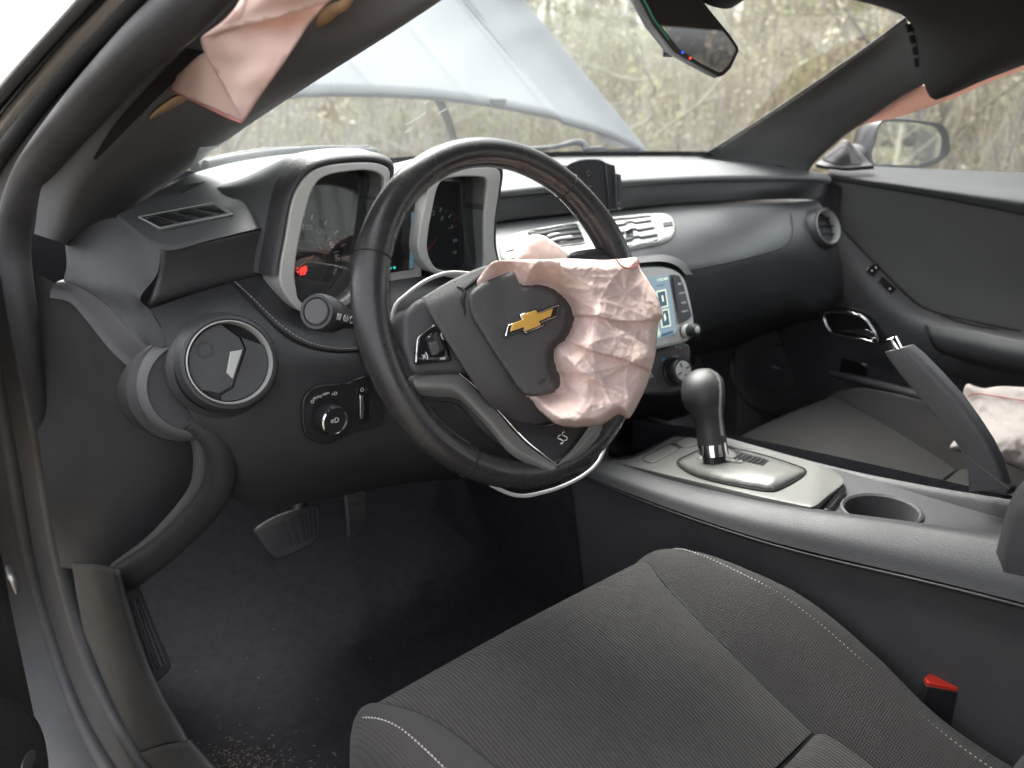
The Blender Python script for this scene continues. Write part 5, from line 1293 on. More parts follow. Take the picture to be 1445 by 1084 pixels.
# ------------------------------------------------------------------ seats
def make_seat(name, label, dx, dy, dz=0.0, mir=False, airb=False):
    s = thing(name, label, 'seat', (.03 + dx, -.3 + dy, -.62))
    T = lambda v: Vector((v.x + dx, v.y + dy, v.z + dz))
    V3 = lambda *a: T(Vector(a))
    seamR = [(.222, -.035, -.352), (.195, -.10, -.352), (.177, -.19, -.366), (.173, -.25, -.383), (.172, -.31, -.402), (.172, -.50, -.43)]
    seamL = [(.05 - x + .002, y, z) for x, y, z in seamR]
    fr = [-.06, .03, .11]
    def ins(y, z, xl, xr, crown):
        return [V3(xl, y, z), V3(xl * .6 + xr * .4 - .03, y, z + crown * .8), V3((xl + xr) / 2, y, z + crown), V3(xl * .4 + xr * .6 + .03, y, z + crown * .8), V3(xr, y, z)]
    rows = [ins(-.010, -.50, -.165, .215, .0), ins(-.012, -.42, -.168, .218, .0), ins(-.020, -.375, -.170, .222, .002), ins(-.045, -.353, -.168, .220, .006),
            ins(-.10, -.352, -.145, .195, .008), ins(-.19, -.366, -.127, .177, .006), ins(-.25, -.383, -.123, .173, .004), ins(-.31, -.402, -.122, .172, -.002)]
    surf('cushion_insert', rows, M['ribs'], s, 40, 50)
    surf('cushion_rear', [ins(-.312, -.404, -.122, .172, -.012), ins(-.325, -.396, -.122, .172, .004), ins(-.36, -.398, -.122, .172, .006), ins(-.50, -.425, -.122, .172, .0)], M['ribs'], s, 30, 16)
    def bol(sg):
        G = [[(.215, -.008, -.48), (.235, -.008, -.48), (.25, -.012, -.48), (.265, -.02, -.48), (.280, -.04, -.48), (.288, -.06, -.52)],
             [(.220, -.018, -.38), (.235, -.018, -.378), (.250, -.022, -.376), (.266, -.032, -.382), (.282, -.05, -.40), (.290, -.06, -.50)],
             [(.220, -.046, -.353), (.232, -.046, -.346), (.248, -.050, -.343), (.264, -.058, -.348), (.281, -.072, -.372), (.292, -.08, -.50)],
             [(.195, -.10, -.352), (.215, -.10, -.340), (.238, -.10, -.331), (.262, -.105, -.330), (.284, -.115, -.352), (.296, -.12, -.50)],
             [(.177, -.19, -.366), (.205, -.19, -.347), (.235, -.19, -.332), (.265, -.195, -.326), (.289, -.20, -.347), (.300, -.20, -.50)],
             [(.173, -.25, -.383), (.203, -.25, -.361), (.235, -.25, -.344), (.266, -.255, -.336), (.290, -.26, -.356), (.302, -.26, -.50)],
             [(.172, -.31, -.402), (.203, -.31, -.380), (.235, -.31, -.362), (.266, -.315, -.357), (.291, -.32, -.378), (.303, -.32, -.50)],
             [(.172, -.40, -.425), (.203, -.40, -.405), (.237, -.40, -.389), (.267, -.405, -.394), (.291, -.41, -.412), (.303, -.41, -.50)],
             [(.172, -.50, -.435), (.203, -.50, -.42), (.237, -.50, -.41), (.267, -.505, -.405), (.291, -.51, -.42), (.303, -.51, -.50)]]
        G = [[V3(x if sg > 0 else .052 - g[0][0] - (x - g[0][0]) * .74, y, z) for x, y, z in g] for g in G]
        b = surf('bolster', G, M['knit'], s, 40, 60)
        P1 = cr([g[3] for g in G[1:]], 80); P0 = cr([g[2] for g in G[1:]], 80)
        lift = Vector((0, 0, .0012))
        pth = [p.lerp(q, .35) + lift for p, q in zip(P1, P0)]
        tube('welt', [p.lerp(q, .45) + Vector((0, 0, -.0002)) for p, q in zip(P1, P0)], .0013, M['seam'], b, seg=6)
        stitches('stitching', pth, M['thread'], b, .0048, .0034, .0006, Vector((0, 0, 1)), .0004)
        tube('seam_line', [g[0] + Vector((0, 0, -.0005)) for g in G[1:]], .0022, M['seam'], s, n=60, seg=6)
        return b
    bol(1); bol(-1)
    tube('seam_line', [p + Vector((0, 0, .0)) for p in ins(-.311, -.4055, -.122, .172, -.006)], .0025, M['seam'], s, n=20, seg=6)
    # seat base
    rings('seat_base', [(V3(.026, -.25, -.62), Vector((.22, 0, 0)), Vector((0, .19, 0))), (V3(.026, -.26, -.47), Vector((.235, 0, 0)), Vector((0, .20, 0)))], M['plastic'], s, 40, pw=5)
    # backrest
    n0 = V3(.026, -.50, -.42); bdir = Vector((0, -.36, .93)).normalized(); bn = Vector((0, .93, .36)).normalized()
    rowsb = []
    for t, w, th in ((0.0, .20, .0), (.10, .235, .015), (.30, .245, .025), (.48, .235, .015), (.58, .19, .0), (.66, .13, -.02), (.72, .12, -.05)):
        c = n0 + bdir * t
        rowsb.append([c + Vector((x * w, 0, 0)) + bn * (th + d) for x, d in ((-1.02, -.08), (-1, .0), (-.8, .045), (-.5, .012), (0, .004), (.5, .012), (.8, .045), (1, 0), (1.02, -.08))])
    surf('backrest', rowsb, M['knit'], s, 50, 40)
    rowsc = [[p - bn * .10 * (1 if 0 < i < 8 else .2) for i, p in enumerate(r)] for r in rowsb]
    surf('backrest_shell', rowsc, M['plastic'], s, 20, 20)
    return s
make_seat('bucket_seat', 'dark grey cloth driver seat with ribbed centre in the foreground', 0, 0)
ps = make_seat('bucket_seat', 'dark grey cloth passenger seat beyond the centre console', .775, .165, -.012)
# belt buckle
bk = thing('seat_belt_buckle', 'black seat belt buckle with red release button beside the driver seat', 'buckle', X(1350, 1060, .315))
zz = lambda l: [(960 + a / 2.977, 720 + b / 2.977) for a, b in l]
BC = Z(1335, 960, -.374); bz = Vector((0, 0, 1))
bo = [Z(px, py, -.374) for px, py in ((1303, 956), (1308, 951), (1319, 947.5), (1330, 948), (1369, 958), (1371, 961), (1358, 971), (1352, 971), (1308, 963))]
plate('buckle_body', [p - bz * .0045 for p in bo], bz, .085, M['satin'], bk, .002, 2)
plate('release_button', [BC + (p - BC) * .97 for p in bo], bz, .006, M['red'], bk, .0018, 3)
tube('buckle_strap', [BC - bz * .08, BC - bz * .14, BC - bz * .22], .013, M['seam'], bk, seg=10, flat=.5, up=(1, 0, 0))
rcl = rings('recliner_cover', [(X(1412, 1085, .345), Vector((0, .055, 0)), Vector((0, 0, .028))), (X(1412, 1085, .325), Vector((0, .058, 0)), Vector((0, 0, .030))), (X(1412, 1085, .320), Vector((0, .045, 0)), Vector((0, 0, .022)))], M['silver'], None, 32, pw=3)
tag(rcl, 'grey metal seat recliner cover at the rear of the driver seat', 'seat recliner')

# ------------------------------------------------------------------ passenger airbag lying on the passenger seat
pa = thing('passenger_airbag', 'pale pink deflated airbag cloth lying over the passenger seat', 'airbag', X(1400, 620, .78))
pa_px = [(1340, 632), (1346, 622), (1356, 606), (1360, 585), (1358, 560), (1364, 542), (1376, 545), (1390, 548), (1410, 545), (1440, 546), (1480, 548), (1540, 570), (1560, 620), (1520, 680), (1460, 670), (1420, 655), (1380, 642), (1350, 638)]
def pa_fn(x, y, d):
    p = X(x, y, .80 + .10 * sm(640, 545, y))
    h = -crumple(x * 1.2 + 300, y * 1.2 + 90) * 1.5 - .02 * math.sqrt(1 - (1 - min(1, d / 14)) ** 2)
    return p + ray(x, y).normalized() * h
sheet('bag_cloth', pa_px, pa_fn, M['airbagw'], pa, 4, .0006, n=150)
tube('bag_seam', [pa_fn(x, y, 30) - ray(x, y) * .004 for x, y in ((1366, 560), (1372, 556), (1384, 556), (1410, 560), (1450, 566), (1490, 570))], .0011, M['ink'], pa, n=30, seg=5)
# ------------------------------------------------------------------ passenger door
door = thing('passenger_door', 'closed black passenger door with fabric insert, chrome pull and speaker', 'door', (1.16, 0, -.62))
ledge = surf('door_ledge', [
    Xs([(1165, 233, 1.14), (1200, 232, 1.15), (1260, 236, 1.155), (1350, 240, 1.155), (1445, 244, 1.155), (1700, 252, 1.155)]),
    Xs([(1168, 239, 1.115), (1210, 243, 1.12), (1270, 250, 1.12), (1350, 258, 1.12), (1445, 266, 1.12), (1700, 285, 1.12)]),
    Xs([(1172, 246, 1.095), (1215, 253, 1.09), (1280, 262, 1.085), (1350, 272, 1.083), (1445, 285, 1.082), (1700, 320, 1.082)]),
    Xs([(1173, 252, 1.096), (1220, 260, 1.092), (1288, 271, 1.088), (1360, 284, 1.086), (1445, 301, 1.086), (1700, 352, 1.086)])], M['ledge'], door, 50, 24)
tube('ledge_joint', Xs([(1173, 253, 1.098), (1220, 261, 1.094), (1288, 272.5, 1.090), (1360, 285.5, 1.088), (1445, 302.5, 1.088), (1700, 354, 1.088)]), .0020, M['seam'], door, n=40, seg=6)
M['doorcloth'] = nmat('door_insert_cloth', (.085, .083, .080), .88, bump=[('noise', 1100, .4, .0006)], var=.15, vscale=5, sheen=.1)
ins_ = surf('door_insert', [
    Xs([(1172, 254, 1.100), (1220, 262, 1.096), (1288, 274, 1.092), (1360, 287, 1.090), (1445, 304, 1.090), (1700, 356, 1.09)]),
    Xs([(1160, 270, 1.102), (1210, 290, 1.104), (1280, 310, 1.106), (1360, 330, 1.106), (1445, 350, 1.106), (1700, 400, 1.106)]),
    Xs([(1155, 286, 1.100), (1215, 335, 1.108), (1285, 370, 1.116), (1360, 395, 1.118), (1445, 410, 1.118), (1700, 450, 1.118)]),
    Xs([(1165, 316, 1.104), (1226, 380, 1.106), (1280, 436, 1.108), (1355, 466, 1.110), (1445, 482, 1.110), (1700, 518, 1.110)]),
    Xs([(1165, 335, 1.13), (1220, 400, 1.13), (1275, 455, 1.13), (1355, 486, 1.13), (1445, 500, 1.13), (1700, 545, 1.13)])], M['doorcloth'], door, 50, 40)
body = surf('door_panel', [
    Xs([(1150, 286, 1.100), (1222, 356, 1.100), (1284, 418, 1.100), (1310, 436, 1.100), (1363, 450, 1.102), (1445, 467, 1.102), (1700, 504, 1.102)]),
    Xs([(1150, 330, 1.100), (1210, 390, 1.075), (1270, 440, 1.070), (1306, 458, 1.066), (1363, 468, 1.06), (1445, 484, 1.055), (1700, 525, 1.055)]),
    Xs([(1140, 400, 1.105), (1200, 430, 1.075), (1262, 470, 1.066), (1312, 488, 1.062), (1363, 500, 1.055), (1445, 515, 1.05), (1700, 560, 1.05)]),
    Xs([(1100, 440, 1.12), (1170, 465, 1.090), (1240, 498, 1.080), (1330, 520, 1.075), (1380, 528, 1.075), (1445, 540, 1.075), (1700, 585, 1.075)]),
    Xs([(1060, 470, 1.13), (1150, 505, 1.105), (1230, 522, 1.100), (1330, 545, 1.100), (1380, 555, 1.10), (1445, 566, 1.10), (1700, 610, 1.10)]),
    Xs([(1040, 560, 1.13), (1130, 580, 1.115), (1230, 590, 1.115), (1330, 610, 1.115), (1380, 620, 1.115), (1445, 632, 1.115), (1700, 700, 1.115)]),
    Xs([(1040, 680, 1.13), (1130, 690, 1.12), (1230, 700, 1.12), (1330, 710, 1.12), (1380, 715, 1.12), (1445, 720, 1.12), (1700, 800, 1.12)])], M['plastic'], door, 60, 60)
tube('insert_joint', ons(body, [(1158, 292), (1190, 325), (1222, 359), (1284, 421), (1312, 438), (1363, 452), (1440, 468)], .0004), .0020, M['seam'], door, n=50, seg=6)
# armrest pad
arm_ = surf('armrest', [
    Xs([(1304, 457, 1.062), (1363, 464, 1.05), (1445, 480, 1.04), (1700, 520, 1.04)]),
    Xs([(1308, 474, 1.052), (1363, 484, 1.036), (1445, 500, 1.026), (1700, 540, 1.026)]),
    Xs([(1318, 490, 1.054), (1366, 503, 1.04), (1445, 518, 1.03), (1700, 560, 1.03)]),
    Xs([(1340, 507, 1.068), (1380, 516, 1.06), (1445, 530, 1.05), (1700, 575, 1.05)])], M['leather'], door, 30, 16, thick=.02)
tube('armrest_seam', ons(arm_, [(1306, 459), (1310, 474), (1319, 490), (1341, 506), (1380, 515), (1440, 528)], .0004), .0016, M['seam'], door, n=40, seg=6)
tube('insert_shade', ons(body, [(1318, 440), (1345, 452), (1380, 461), (1410, 466)], .001), [.001, .002, .0025, .001], M['void'], door, n=20, seg=8)  # black tube paints the shaded gap under the insert
# chrome pull ring
hq = lambda l: [(960 + a / 2.98, 360 + b / 2.98) for a, b in l]
ringp = outline2(hq([(622, 255), (640, 235), (700, 233), (780, 255), (820, 295), (845, 345), (835, 358), (770, 345), (690, 328), (645, 310)]), 60)
bh = plate('handle_bowl', [on(body, x, y, .0015)[0] for x, y in outline2(hq([(612, 245), (640, 222), (710, 222), (800, 250), (850, 310), (870, 360), (840, 375), (760, 362), (670, 340), (620, 300)]), 50)], on(body, 1205, 457)[1], .004, M['satin'], door, .001)
plate('handle_recess', [on(body, x, y, .0022)[0] for x, y in ringp], on(body, 1205, 457)[1], .003, M['void'], bh)
tube('handle_ring', [on(body, x, y, .013)[0] for x, y in ringp], .0036, M['chrome'], bh, closed=True, seg=10)
plate('handle_blade', [on(body, x, y, .0055)[0] for x, y in outline2(hq([(665, 318), (760, 330), (835, 352), (828, 335), (800, 315), (720, 310)]), 30)], on(body, 1205, 457)[1], .003, M['chrome'], bh, .001)
# switches
for q, dots in (([(780, 70), (800, 45), (830, 35), (840, 55), (812, 92)], [(805, 68), (822, 55)]), ([(828, 110), (850, 92), (908, 145), (885, 165)], [(880, 145)])):
    s_ = plate('door_switch', [on(body, x, y, .0025)[0] for x, y in hq(q)], on(body, 1235, 385)[1], .004, M['gloss'], door, .0008)
    for (a, b) in dots:
        p, n_ = on(body, *hq([(a, b)])[0], .0031)
        lathe('switch_mark', [(.0016, 0), (.0016, .0004), (0, .0004)], p, n_, M['mark'], s_, 10)
# speaker and pocket
spc, spn = on(body, 1100, 520)
spn = Vector((-1, -.15, .12)).normalized()
sk_ = lathe('door_speaker', [(.118, -.012), (.118, .006), (.108, .010), (.102, .004), (.098, .002), (.060, .004), (.057, .007), (.054, .004), (.0, .006)], spc + spn * .004, spn, M['plastic'], door, 56)
text('speaker_badge', '▬▬', spc + spn * .014 + Vector((0, .004, .004)), (0, -1, 0), (0, 0, 1), .010, M['markdim'], sk_)
tube('pocket_rail', Xs([(1172, 527, 1.085), (1200, 533, 1.07), (1250, 546, 1.062), (1300, 559, 1.06), (1380, 580, 1.06), (1500, 610, 1.06)]), [.006, .009, .010, .010, .010, .010], M['plastic2'], door, n=40, seg=10)
surf('pocket_face', [Xs([(1172, 530, 1.085), (1250, 549, 1.064), (1380, 583, 1.062), (1500, 613, 1.062)]), Xs([(1160, 640, 1.10), (1250, 650, 1.08), (1380, 660, 1.08), (1500, 690, 1.08)])], M['plastic'], door, 20, 8)
box('pocket_item', X(1205, 520, 1.10), (.004, 0, 0), (0, .03, 0), (0, 0, .018), M['gloss'], door, .004)
# speaker sail in the window corner
sq = lambda l: [(1120 + a / 4.17, 160 + b / 4.17) for a, b in l]
sl_ = surf('mirror_sail', [Xs([(1150, 232, 1.09), (1160, 224, 1.10), (1175, 210, 1.105), (1190, 197, 1.11)]), Xs([(1168, 236, 1.085), (1178, 230, 1.09), (1188, 218, 1.095), (1197, 199, 1.108)]),
                           Xs([(1195, 237, 1.092), (1202, 231, 1.10), (1205, 220, 1.105), (1203, 204, 1.112)]), Xs([(1233, 234, 1.112), (1226, 228, 1.115), (1217, 218, 1.117), (1206, 208, 1.118)])], M['plastic'], door, 24, 24, thick=.01)
plate('tweeter_grille', [on(sl_, x, y, .0012)[0] for x, y in outline2(sq([(168, 275), (230, 235), (297, 190), (350, 245), (398, 300), (300, 302)]), 40)], on(sl_, 1185, 222)[1], .003, M['plastic'], door, .0008)
surf('door_glass', [Xs([(1195, 232, 1.165), (1300, 238, 1.165), (1445, 245, 1.165), (1700, 252, 1.165)]), [Vector((1.06, .10, .25)), Vector((1.04, -.15, .30)), Vector((1.03, -.45, .33)), Vector((1.03, -.85, .33))]], M['clearglass'], door, 12, 8)
surf('door_skin', [[Vector((1.17, .45, .055)), Vector((1.18, .1, .06)), Vector((1.18, -.8, .07))], [Vector((1.35, .45, -.1)), Vector((1.36, .1, -.1)), Vector((1.36, -.8, -.08))], [Vector((1.34, .45, -.55)), Vector((1.35, .1, -.55)), Vector((1.35, -.8, -.55))]], M['paint'], door, 14, 10)
# ------------------------------------------------------------------ passenger outside mirror
om = thing('side_mirror', 'passenger side door mirror in dark housing outside the window', 'mirror', X(1290, 235, 1.30))
mg = outline2(sq([(462, 235), (480, 170), (510, 70), (545, 52), (640, 50), (740, 60), (825, 80), (858, 115), (873, 160), (862, 235), (830, 268), (745, 298), (680, 305), (560, 302), (475, 295)]), 60)
mh = outline2(sq([(440, 270), (455, 190), (490, 85), (520, 45), (600, 30), (740, 42), (860, 62), (898, 92), (915, 150), (922, 210), (908, 245), (860, 285), (800, 312), (700, 325), (560, 318), (460, 305)]), 60)
MP0 = X(1290, 205, 1.30); MN = Vector((-.50, -.866, .03)).normalized()
def mp_(px, py, h=0.0): return PL(px, py, MP0 + MN * h, MN)
MO = [mp_(x, y, .004) for x, y in mh]; mc = sum(MO, Vector()) / len(MO)
frame('mirror_rim', MO, [mp_(x, y, .002) for x, y in mg], MN, .015, M['satin'], om, .0025)
vv = []; K = len(MO)
for (s, h) in ((1.0, .0), (1.06, .025), (1.04, .06), (.85, .09), (.4, .105)):
    vv.append([mc + (p - mc) * s - MN * h for p in MO])
ff = []
V_ = [p for r in vv for p in r]
for j in range(len(vv) - 1):
    for i in range(K):
        ff.append((j * K + i, j * K + (i + 1) % K, (j + 1) * K + (i + 1) % K, (j + 1) * K + i))
ff.append(tuple(range((len(vv) - 1) * K, len(vv) * K)))
mk('mirror_housing', V_, ff, M['satin'], om)
plate('mirror_glass', [mp_(x, y, .001) for x, y in mg], MN, .003, M['mirror'], om, smooth=False)
rings('mirror_foot', [(Vector((1.17, .26, .10)), Vector((0, .03, 0)), Vector((0, 0, .015))), (Vector((1.24, .27, .105)), Vector((0, .03, 0)), Vector((0, 0, .015))), (Vector((1.30, .27, .11)), Vector((0, .025, 0)), Vector((0, 0, .015)))], M['plastic'], om, 20)
# ------------------------------------------------------------------ rear view mirror
rm = thing('rear_view_mirror', 'black rear view mirror hanging at the top of the windshield', 'mirror', Y(930, -20, .10))
rmN = Vector((-.38, -.92, -.02)).normalized(); RM0 = Y(980, 50, .08)
def rmp(px, py, h=0.0): return PL(px, py, RM0 + rmN * h, rmN)
ro_ = [(880, -70), (892, -20), (905, 5), (921, 35), (952, 74), (985, 93), (1014, 108), (1022, 106), (1032, 96), (1043, 72), (1042, 66), (1030, 48), (1005, 18), (985, -8), (960, -50), (930, -90)]
ri_ = [(892, -68), (902, -22), (914, 2), (929, 32), (958, 69), (988, 89), (1014, 102), (1019, 101), (1027, 93), (1038, 72), (1037, 67), (1026, 51), (1001, 21), (980, -6), (954, -48), (928, -82)]
O3 = [rmp(x, y) for x, y in ro_]; I3 = [rmp(x, y, .001) for x, y in ri_]
frame('mirror_rim', O3, I3, rmN, .006, M['satin'], rm, .0012)
rc_ = sum(O3, Vector()) / len(O3)
vv = [[rc_ + (p - rc_) * s - rmN * h for p in O3] for s, h in ((1, .002), (1.03, .012), (.97, .026), (.6, .036))]
K = len(O3); V_ = [p for r in vv for p in r]; ff = [(j * K + i, j * K + (i + 1) % K, (j + 1) * K + (i + 1) % K, (j + 1) * K + i) for j in range(3) for i in range(K)] + [tuple(range(3 * K, 4 * K))]
mk('mirror_housing', V_, ff, M['satin'], rm)
plate('mirror_glass', [rmp(x, y, .0006) for x, y in ri_], rmN, .003, M['mirror2'], rm, smooth=False)
tube('green_edge', [rmp(x, y, .0015) for x, y in ((906, -4), (914, 10), (922, 26), (932, 40), (944, 56))], .0011, nmat('green_edge', (.05, .30, .16), .4), rm, n=14, seg=5)
text('mirror_lamp', '▪', rmp(963, 74, .0012), cr_, cu_, .009, M['bluelit'], rm)
text('mirror_lamp', '▪', rmp(974, 82, .0012), cr_, cu_, .009, M['redlit'], rm)
box('sensor_clip', Y(943, 73, .125), cr_ * .007, cu_ * .0055, cf_ * .006, M['satin'], rm, .002)
tube('mirror_arm', [rmp(930, -40, -.03), rmp(900, -70, -.05), Vector((.42, .03, .375))], .010, M['satin'], rm, n=10, seg=12)
rings('sensor_pod', [(Vector((.45, .10, .335)), Vector((.05, 0, 0)), Vector((0, .02, .02))), (Vector((.45, .06, .36)), Vector((.06, 0, 0)), Vector((0, .035, .02)))], M['satin'], rm, 24)

# ------------------------------------------------------------------ curtain airbags
ca = thing('curtain_airbag', 'pink folded curtain airbag cloth hanging from the driver side pillar', 'airbag', X(345, 0, -.17))
def ca_main(x, y, d):
    t = (y - 0) / 172
    xx = -.205 + .00018 * (x - 290)
    h = .014 * math.sin((x - 280) / 75 * 1.5 + t * 1.2) + .006 * math.sin((x + y) / 24) + .004 * noise.noise(Vector((x / 30, y / 30, 0)))
    return X(x, y, xx) - ray(x, y).normalized() * (.02 + h)
mainp = [(341, 173), (333, 158), (318, 128), (304, 103), (290, 78), (283, 56), (292, 46), (312, 32), (330, 14), (345, -10), (380, -60), (480, -60), (470, -10), (452, 14), (432, 38), (408, 76), (385, 110), (362, 142)]
sheet('cloth_fold', mainp, ca_main, M['airbag2'], ca, 6, .0008, n=110)
flapb = [(232, 122), (250, 106), (285, 76), (300, 84), (322, 125), (341, 172), (335, 170), (320, 164), (280, 144), (236, 127)]
sheet('cloth_fold', flapb, lambda x, y, d: X(x, y, -.208) - ray(x, y).normalized() * (.010 - .012 * sm(285, 330, x) + .003 * math.sin(x / 14)), M['airbag2'], ca, 5, .0008, n=80)
topf = [(284, 54), (330, 40), (380, 28), (430, 14), (480, -8), (520, -60), (380, -60), (345, -8), (330, 14), (310, 34)]
sheet('cloth_fold', topf, lambda x, y, d: X(x, y, -.205 + .00018 * (x - 290)) - ray(x, y).normalized() * (.040 + .014 * sm(20, 70, d + (60 - y) * .4) + .004 * math.sin(x / 19)), M['airbag2'], ca, 6, .0008, n=90)
tube('cloth_hem', [X(x, y, -.207) - ray(x, y).normalized() * .012 for x, y in ((232, 123), (250, 132), (280, 145.5), (320, 165), (341, 173))], .0009, M['ink'], ca, n=20, seg=5)
sheet('cloth_strip', [(210, 165), (222, 150), (250, 132), (262, 136), (240, 150)], lambda x, y, d: on(lp, x, y, .003)[0], M['tan'], ca, 5, .001, n=30)
wire = tube('wire_harness', [X(x, y, -.10) for x, y in ((510, -40), (488, 4), (470, 14), (452, 30), (440, 36), (428, 46))], [.004, .004, .005, .006, .004, .003], M['tan'], None, n=30, seg=8)
tag(wire, 'tan taped wire harness hanging beside the pink cloth at the pillar top', 'wire')
wire2 = tube('wire_harness', [X(x, y, -.09) for x, y in ((520, -40), (480, 6), (455, 18), (435, 24))], .0022, M['tan'], None, n=24, seg=8)
tag(wire2, 'thin brown wire above the taped harness at the pillar top', 'wire')
cb = thing('curtain_airbag', 'pink rolled airbag strip below the passenger side roof edge', 'airbag', X(1330, 140, 1.0))
surf('cloth_roll', [Xs([(1150, 226, 1.06), (1208, 172, 1.04), (1255, 145, 1.02), (1300, 122, 1.0), (1334, 128, .995), (1400, 104, 1.0), (1445, 90, 1.0), (1600, 30, 1.0)]),
                    Xs([(1165, 214, 1.07), (1212, 178, 1.06), (1258, 160, 1.05), (1300, 142, 1.03), (1340, 134, 1.01), (1400, 109, 1.012), (1445, 95, 1.012), (1600, 37, 1.01)]),
                    Xs([(1180, 200, 1.085), (1215, 178, 1.075), (1262, 167, 1.07), (1305, 153, 1.05), (1345, 139, 1.03), (1402, 114, 1.03), (1445, 99, 1.03), (1600, 42, 1.03)])], M['airbag2'], cb, 60, 14, thick=.004)

# ------------------------------------------------------------------ pedals
bp_ = thing('brake_pedal', 'wide black ribbed rubber brake pedal in the dark footwell', 'pedal', Y(410, 752, .46))
BN = Vector((-.1, -.8, .6)).normalized(); B0 = Y(408, 750, .46)
def bpp(px, py, h=0.0): return PL(px, py, B0 + BN * h, BN)
bpo = outline2([(360, 746), (386, 729), (420, 717), (446, 712), (452, 722), (451, 752), (440, 768), (408, 784), (390, 788), (378, 778), (364, 757)], 60)
plate('pedal_pad', [bpp(x, y) for x, y in bpo], BN, .012, M['rubber'], bp_, .003)
for k in range(13):
    t = k / 12
    a = Vector((368 + 76 * t, 748 - 30 * t)); b = Vector((388 + 58 * t, 781 - 22 * t))
    tube('pedal_rib', [bpp(*a, .001), bpp(*b, .001)], .0016, M['rubber'], bp_, seg=6)
tube('pedal_arm', [bpp(420, 745, -.012), Y(425, 700, .50), Y(430, 640, .56)], .012, M['satin'], bp_, n=10, seg=8)
ac = thing('accelerator_pedal', 'narrow upright black accelerator pedal right of the brake pedal', 'pedal', Y(505, 750, .50))
plate('pedal_pad', [Y(x, y, .50 + (y - 680) * -.0006) for x, y in outline2([(489, 676), (512, 672), (516, 690), (518, 745), (510, 754), (494, 760), (491, 740)], 40)], (-.1, -.85, .5), .012, M['rubber'], ac, .003)
for k in range(6):
    t = k / 5; tube('pedal_rib', [Y(x, 684 + t * 62, .4975 - .037 * t) for x in (493, 513)], .0015, M['rubber'], ac, seg=6)
tube('pedal_arm', [Y(503, 700, .51), Y(505, 650, .55), Y(510, 600, .60)], .01, M['satin'], ac, n=8, seg=8)
fr_ = thing('foot_rest', 'long black ribbed footrest pedal beside the door sill', 'foot rest', X(215, 965, -.29))
FRN = Vector((.55, -.65, .52)).normalized(); FR0 = X(200, 880, -.285)
def fpp(px, py, h=0.0): return PL(px, py, FR0 + FRN * h, FRN)
plate('rest_pad', [fpp(x, y) for x, y in outline2([(168, 812), (180, 806), (192, 813), (205, 845), (225, 895), (243, 936), (240, 946), (228, 958), (214, 964), (206, 950), (190, 900), (176, 850)], 70)], FRN, .014, M['rubber'], fr_, .003)
for k in range(5):
    t = k / 4
    tube('rest_rib', [fpp(180 + 17 * t, 850 - 6 * t, .0012), fpp(192 + 20 * t, 890 - 8 * t, .0012), fpp(212 + 22 * t, 950 - 12 * t, .0012)], .0020, M['rubber'], fr_, seg=6)

# ------------------------------------------------------------------ driver door, standing open at the left edge
dd = thing('driver_door', 'open driver door edge with speaker grille at the lower left', 'door', X(20, 1040, -.452))
DH = Vector((-.435, .50, 0)); dv = Vector((-.42, -.90, 0)).normalized(); dn = Vector((.90, -.42, 0)).normalized()
if dn.dot(CAM - DH) < 0: dn = -dn
def dpt(s, z, h=0.0): return DH + dv * s + Vector((0, 0, z)) + dn * h
surf('door_panel', [[dpt(-.02, .05), dpt(.3, .06), dpt(.9, .08)], [dpt(-.02, -.2, .02), dpt(.3, -.2, .05), dpt(.9, -.2, .05)], [dpt(-.02, -.45, .01), dpt(.3, -.45, .04), dpt(.9, -.45, .05)], [dpt(-.02, -.72), dpt(.3, -.72), dpt(.9, -.72)]], M['plastic'], dd, 24, 24, thick=.03)
D0 = DH + dn * .045
def dpl(px, py, h=0.0): return PL(px, py, D0 + dn * h, dn)
gr_ = outline2([(-60, 1010), (-20, 985), (20, 988), (50, 1010), (66, 1050), (68, 1110), (40, 1170), (-20, 1180), (-60, 1120)], 60)
sg = plate('speaker_grille', [dpl(x, y) for x, y in gr_], dn, .01, M['satin'], dd, .003)
M['mesh'] = nmat('speaker_mesh', (.05, .05, .05), .45, bump=[('voronoi', 330, 1.0, .003)], var=.2)
plate('speaker_mesh', [dpl(x, y, .0012) for x, y in outline2([(-56, 1014), (-18, 990), (18, 993), (46, 1014), (61, 1050), (63, 1108), (36, 1165), (-18, 1175), (-55, 1118)], 60)], dn, .003, M['mesh'], sg)
plate('speaker_emblem', [dpl(x, y, .004) for x, y in outline2([(32, 1084), (38, 1066), (46, 1058), (51, 1062), (49, 1076), (40, 1094)], 24)], dn, .003, M['steel'], sg, .001)
lt = tube('door_check', [X(12, 800, -.40), X(20, 818, -.40), X(24, 836, -.40)], [.004, .007, .003], M['steel'], None, n=10, seg=8)
tag(lt, 'worn metal door check stud on the open door edge', 'door check')

# ------------------------------------------------------------------ crumbs on the carpet
cv_ = []; cf2 = []; BVF = bpy.data.objects['carpet']
rnd = random.Random(11)
for k in range(260):
    t = rnd.random()
    px = rnd.gauss(350, 45); py = rnd.gauss(1072, 16)
    if t > .93: px, py = rnd.uniform(230, 560), rnd.uniform(860, 1084)
    p = on(BVF, px, py, .001)[0]
    s = rnd.uniform(.0005, .0016); a = rnd.uniform(0, 6.28)
    d = Vector((math.cos(a), math.sin(a), rnd.uniform(-.3, .3))) * s * rnd.uniform(1, 3); e = Vector((-math.sin(a), math.cos(a), 0)) * s * .6; f = Vector((0, 0, s))
    k0 = len(cv_); cv_ += [p - d, p + e, p + d, p - e, p + f]
    cf2 += [(k0, k0 + 1, k0 + 4), (k0 + 1, k0 + 2, k0 + 4), (k0 + 2, k0 + 3, k0 + 4), (k0 + 3, k0, k0 + 4)]
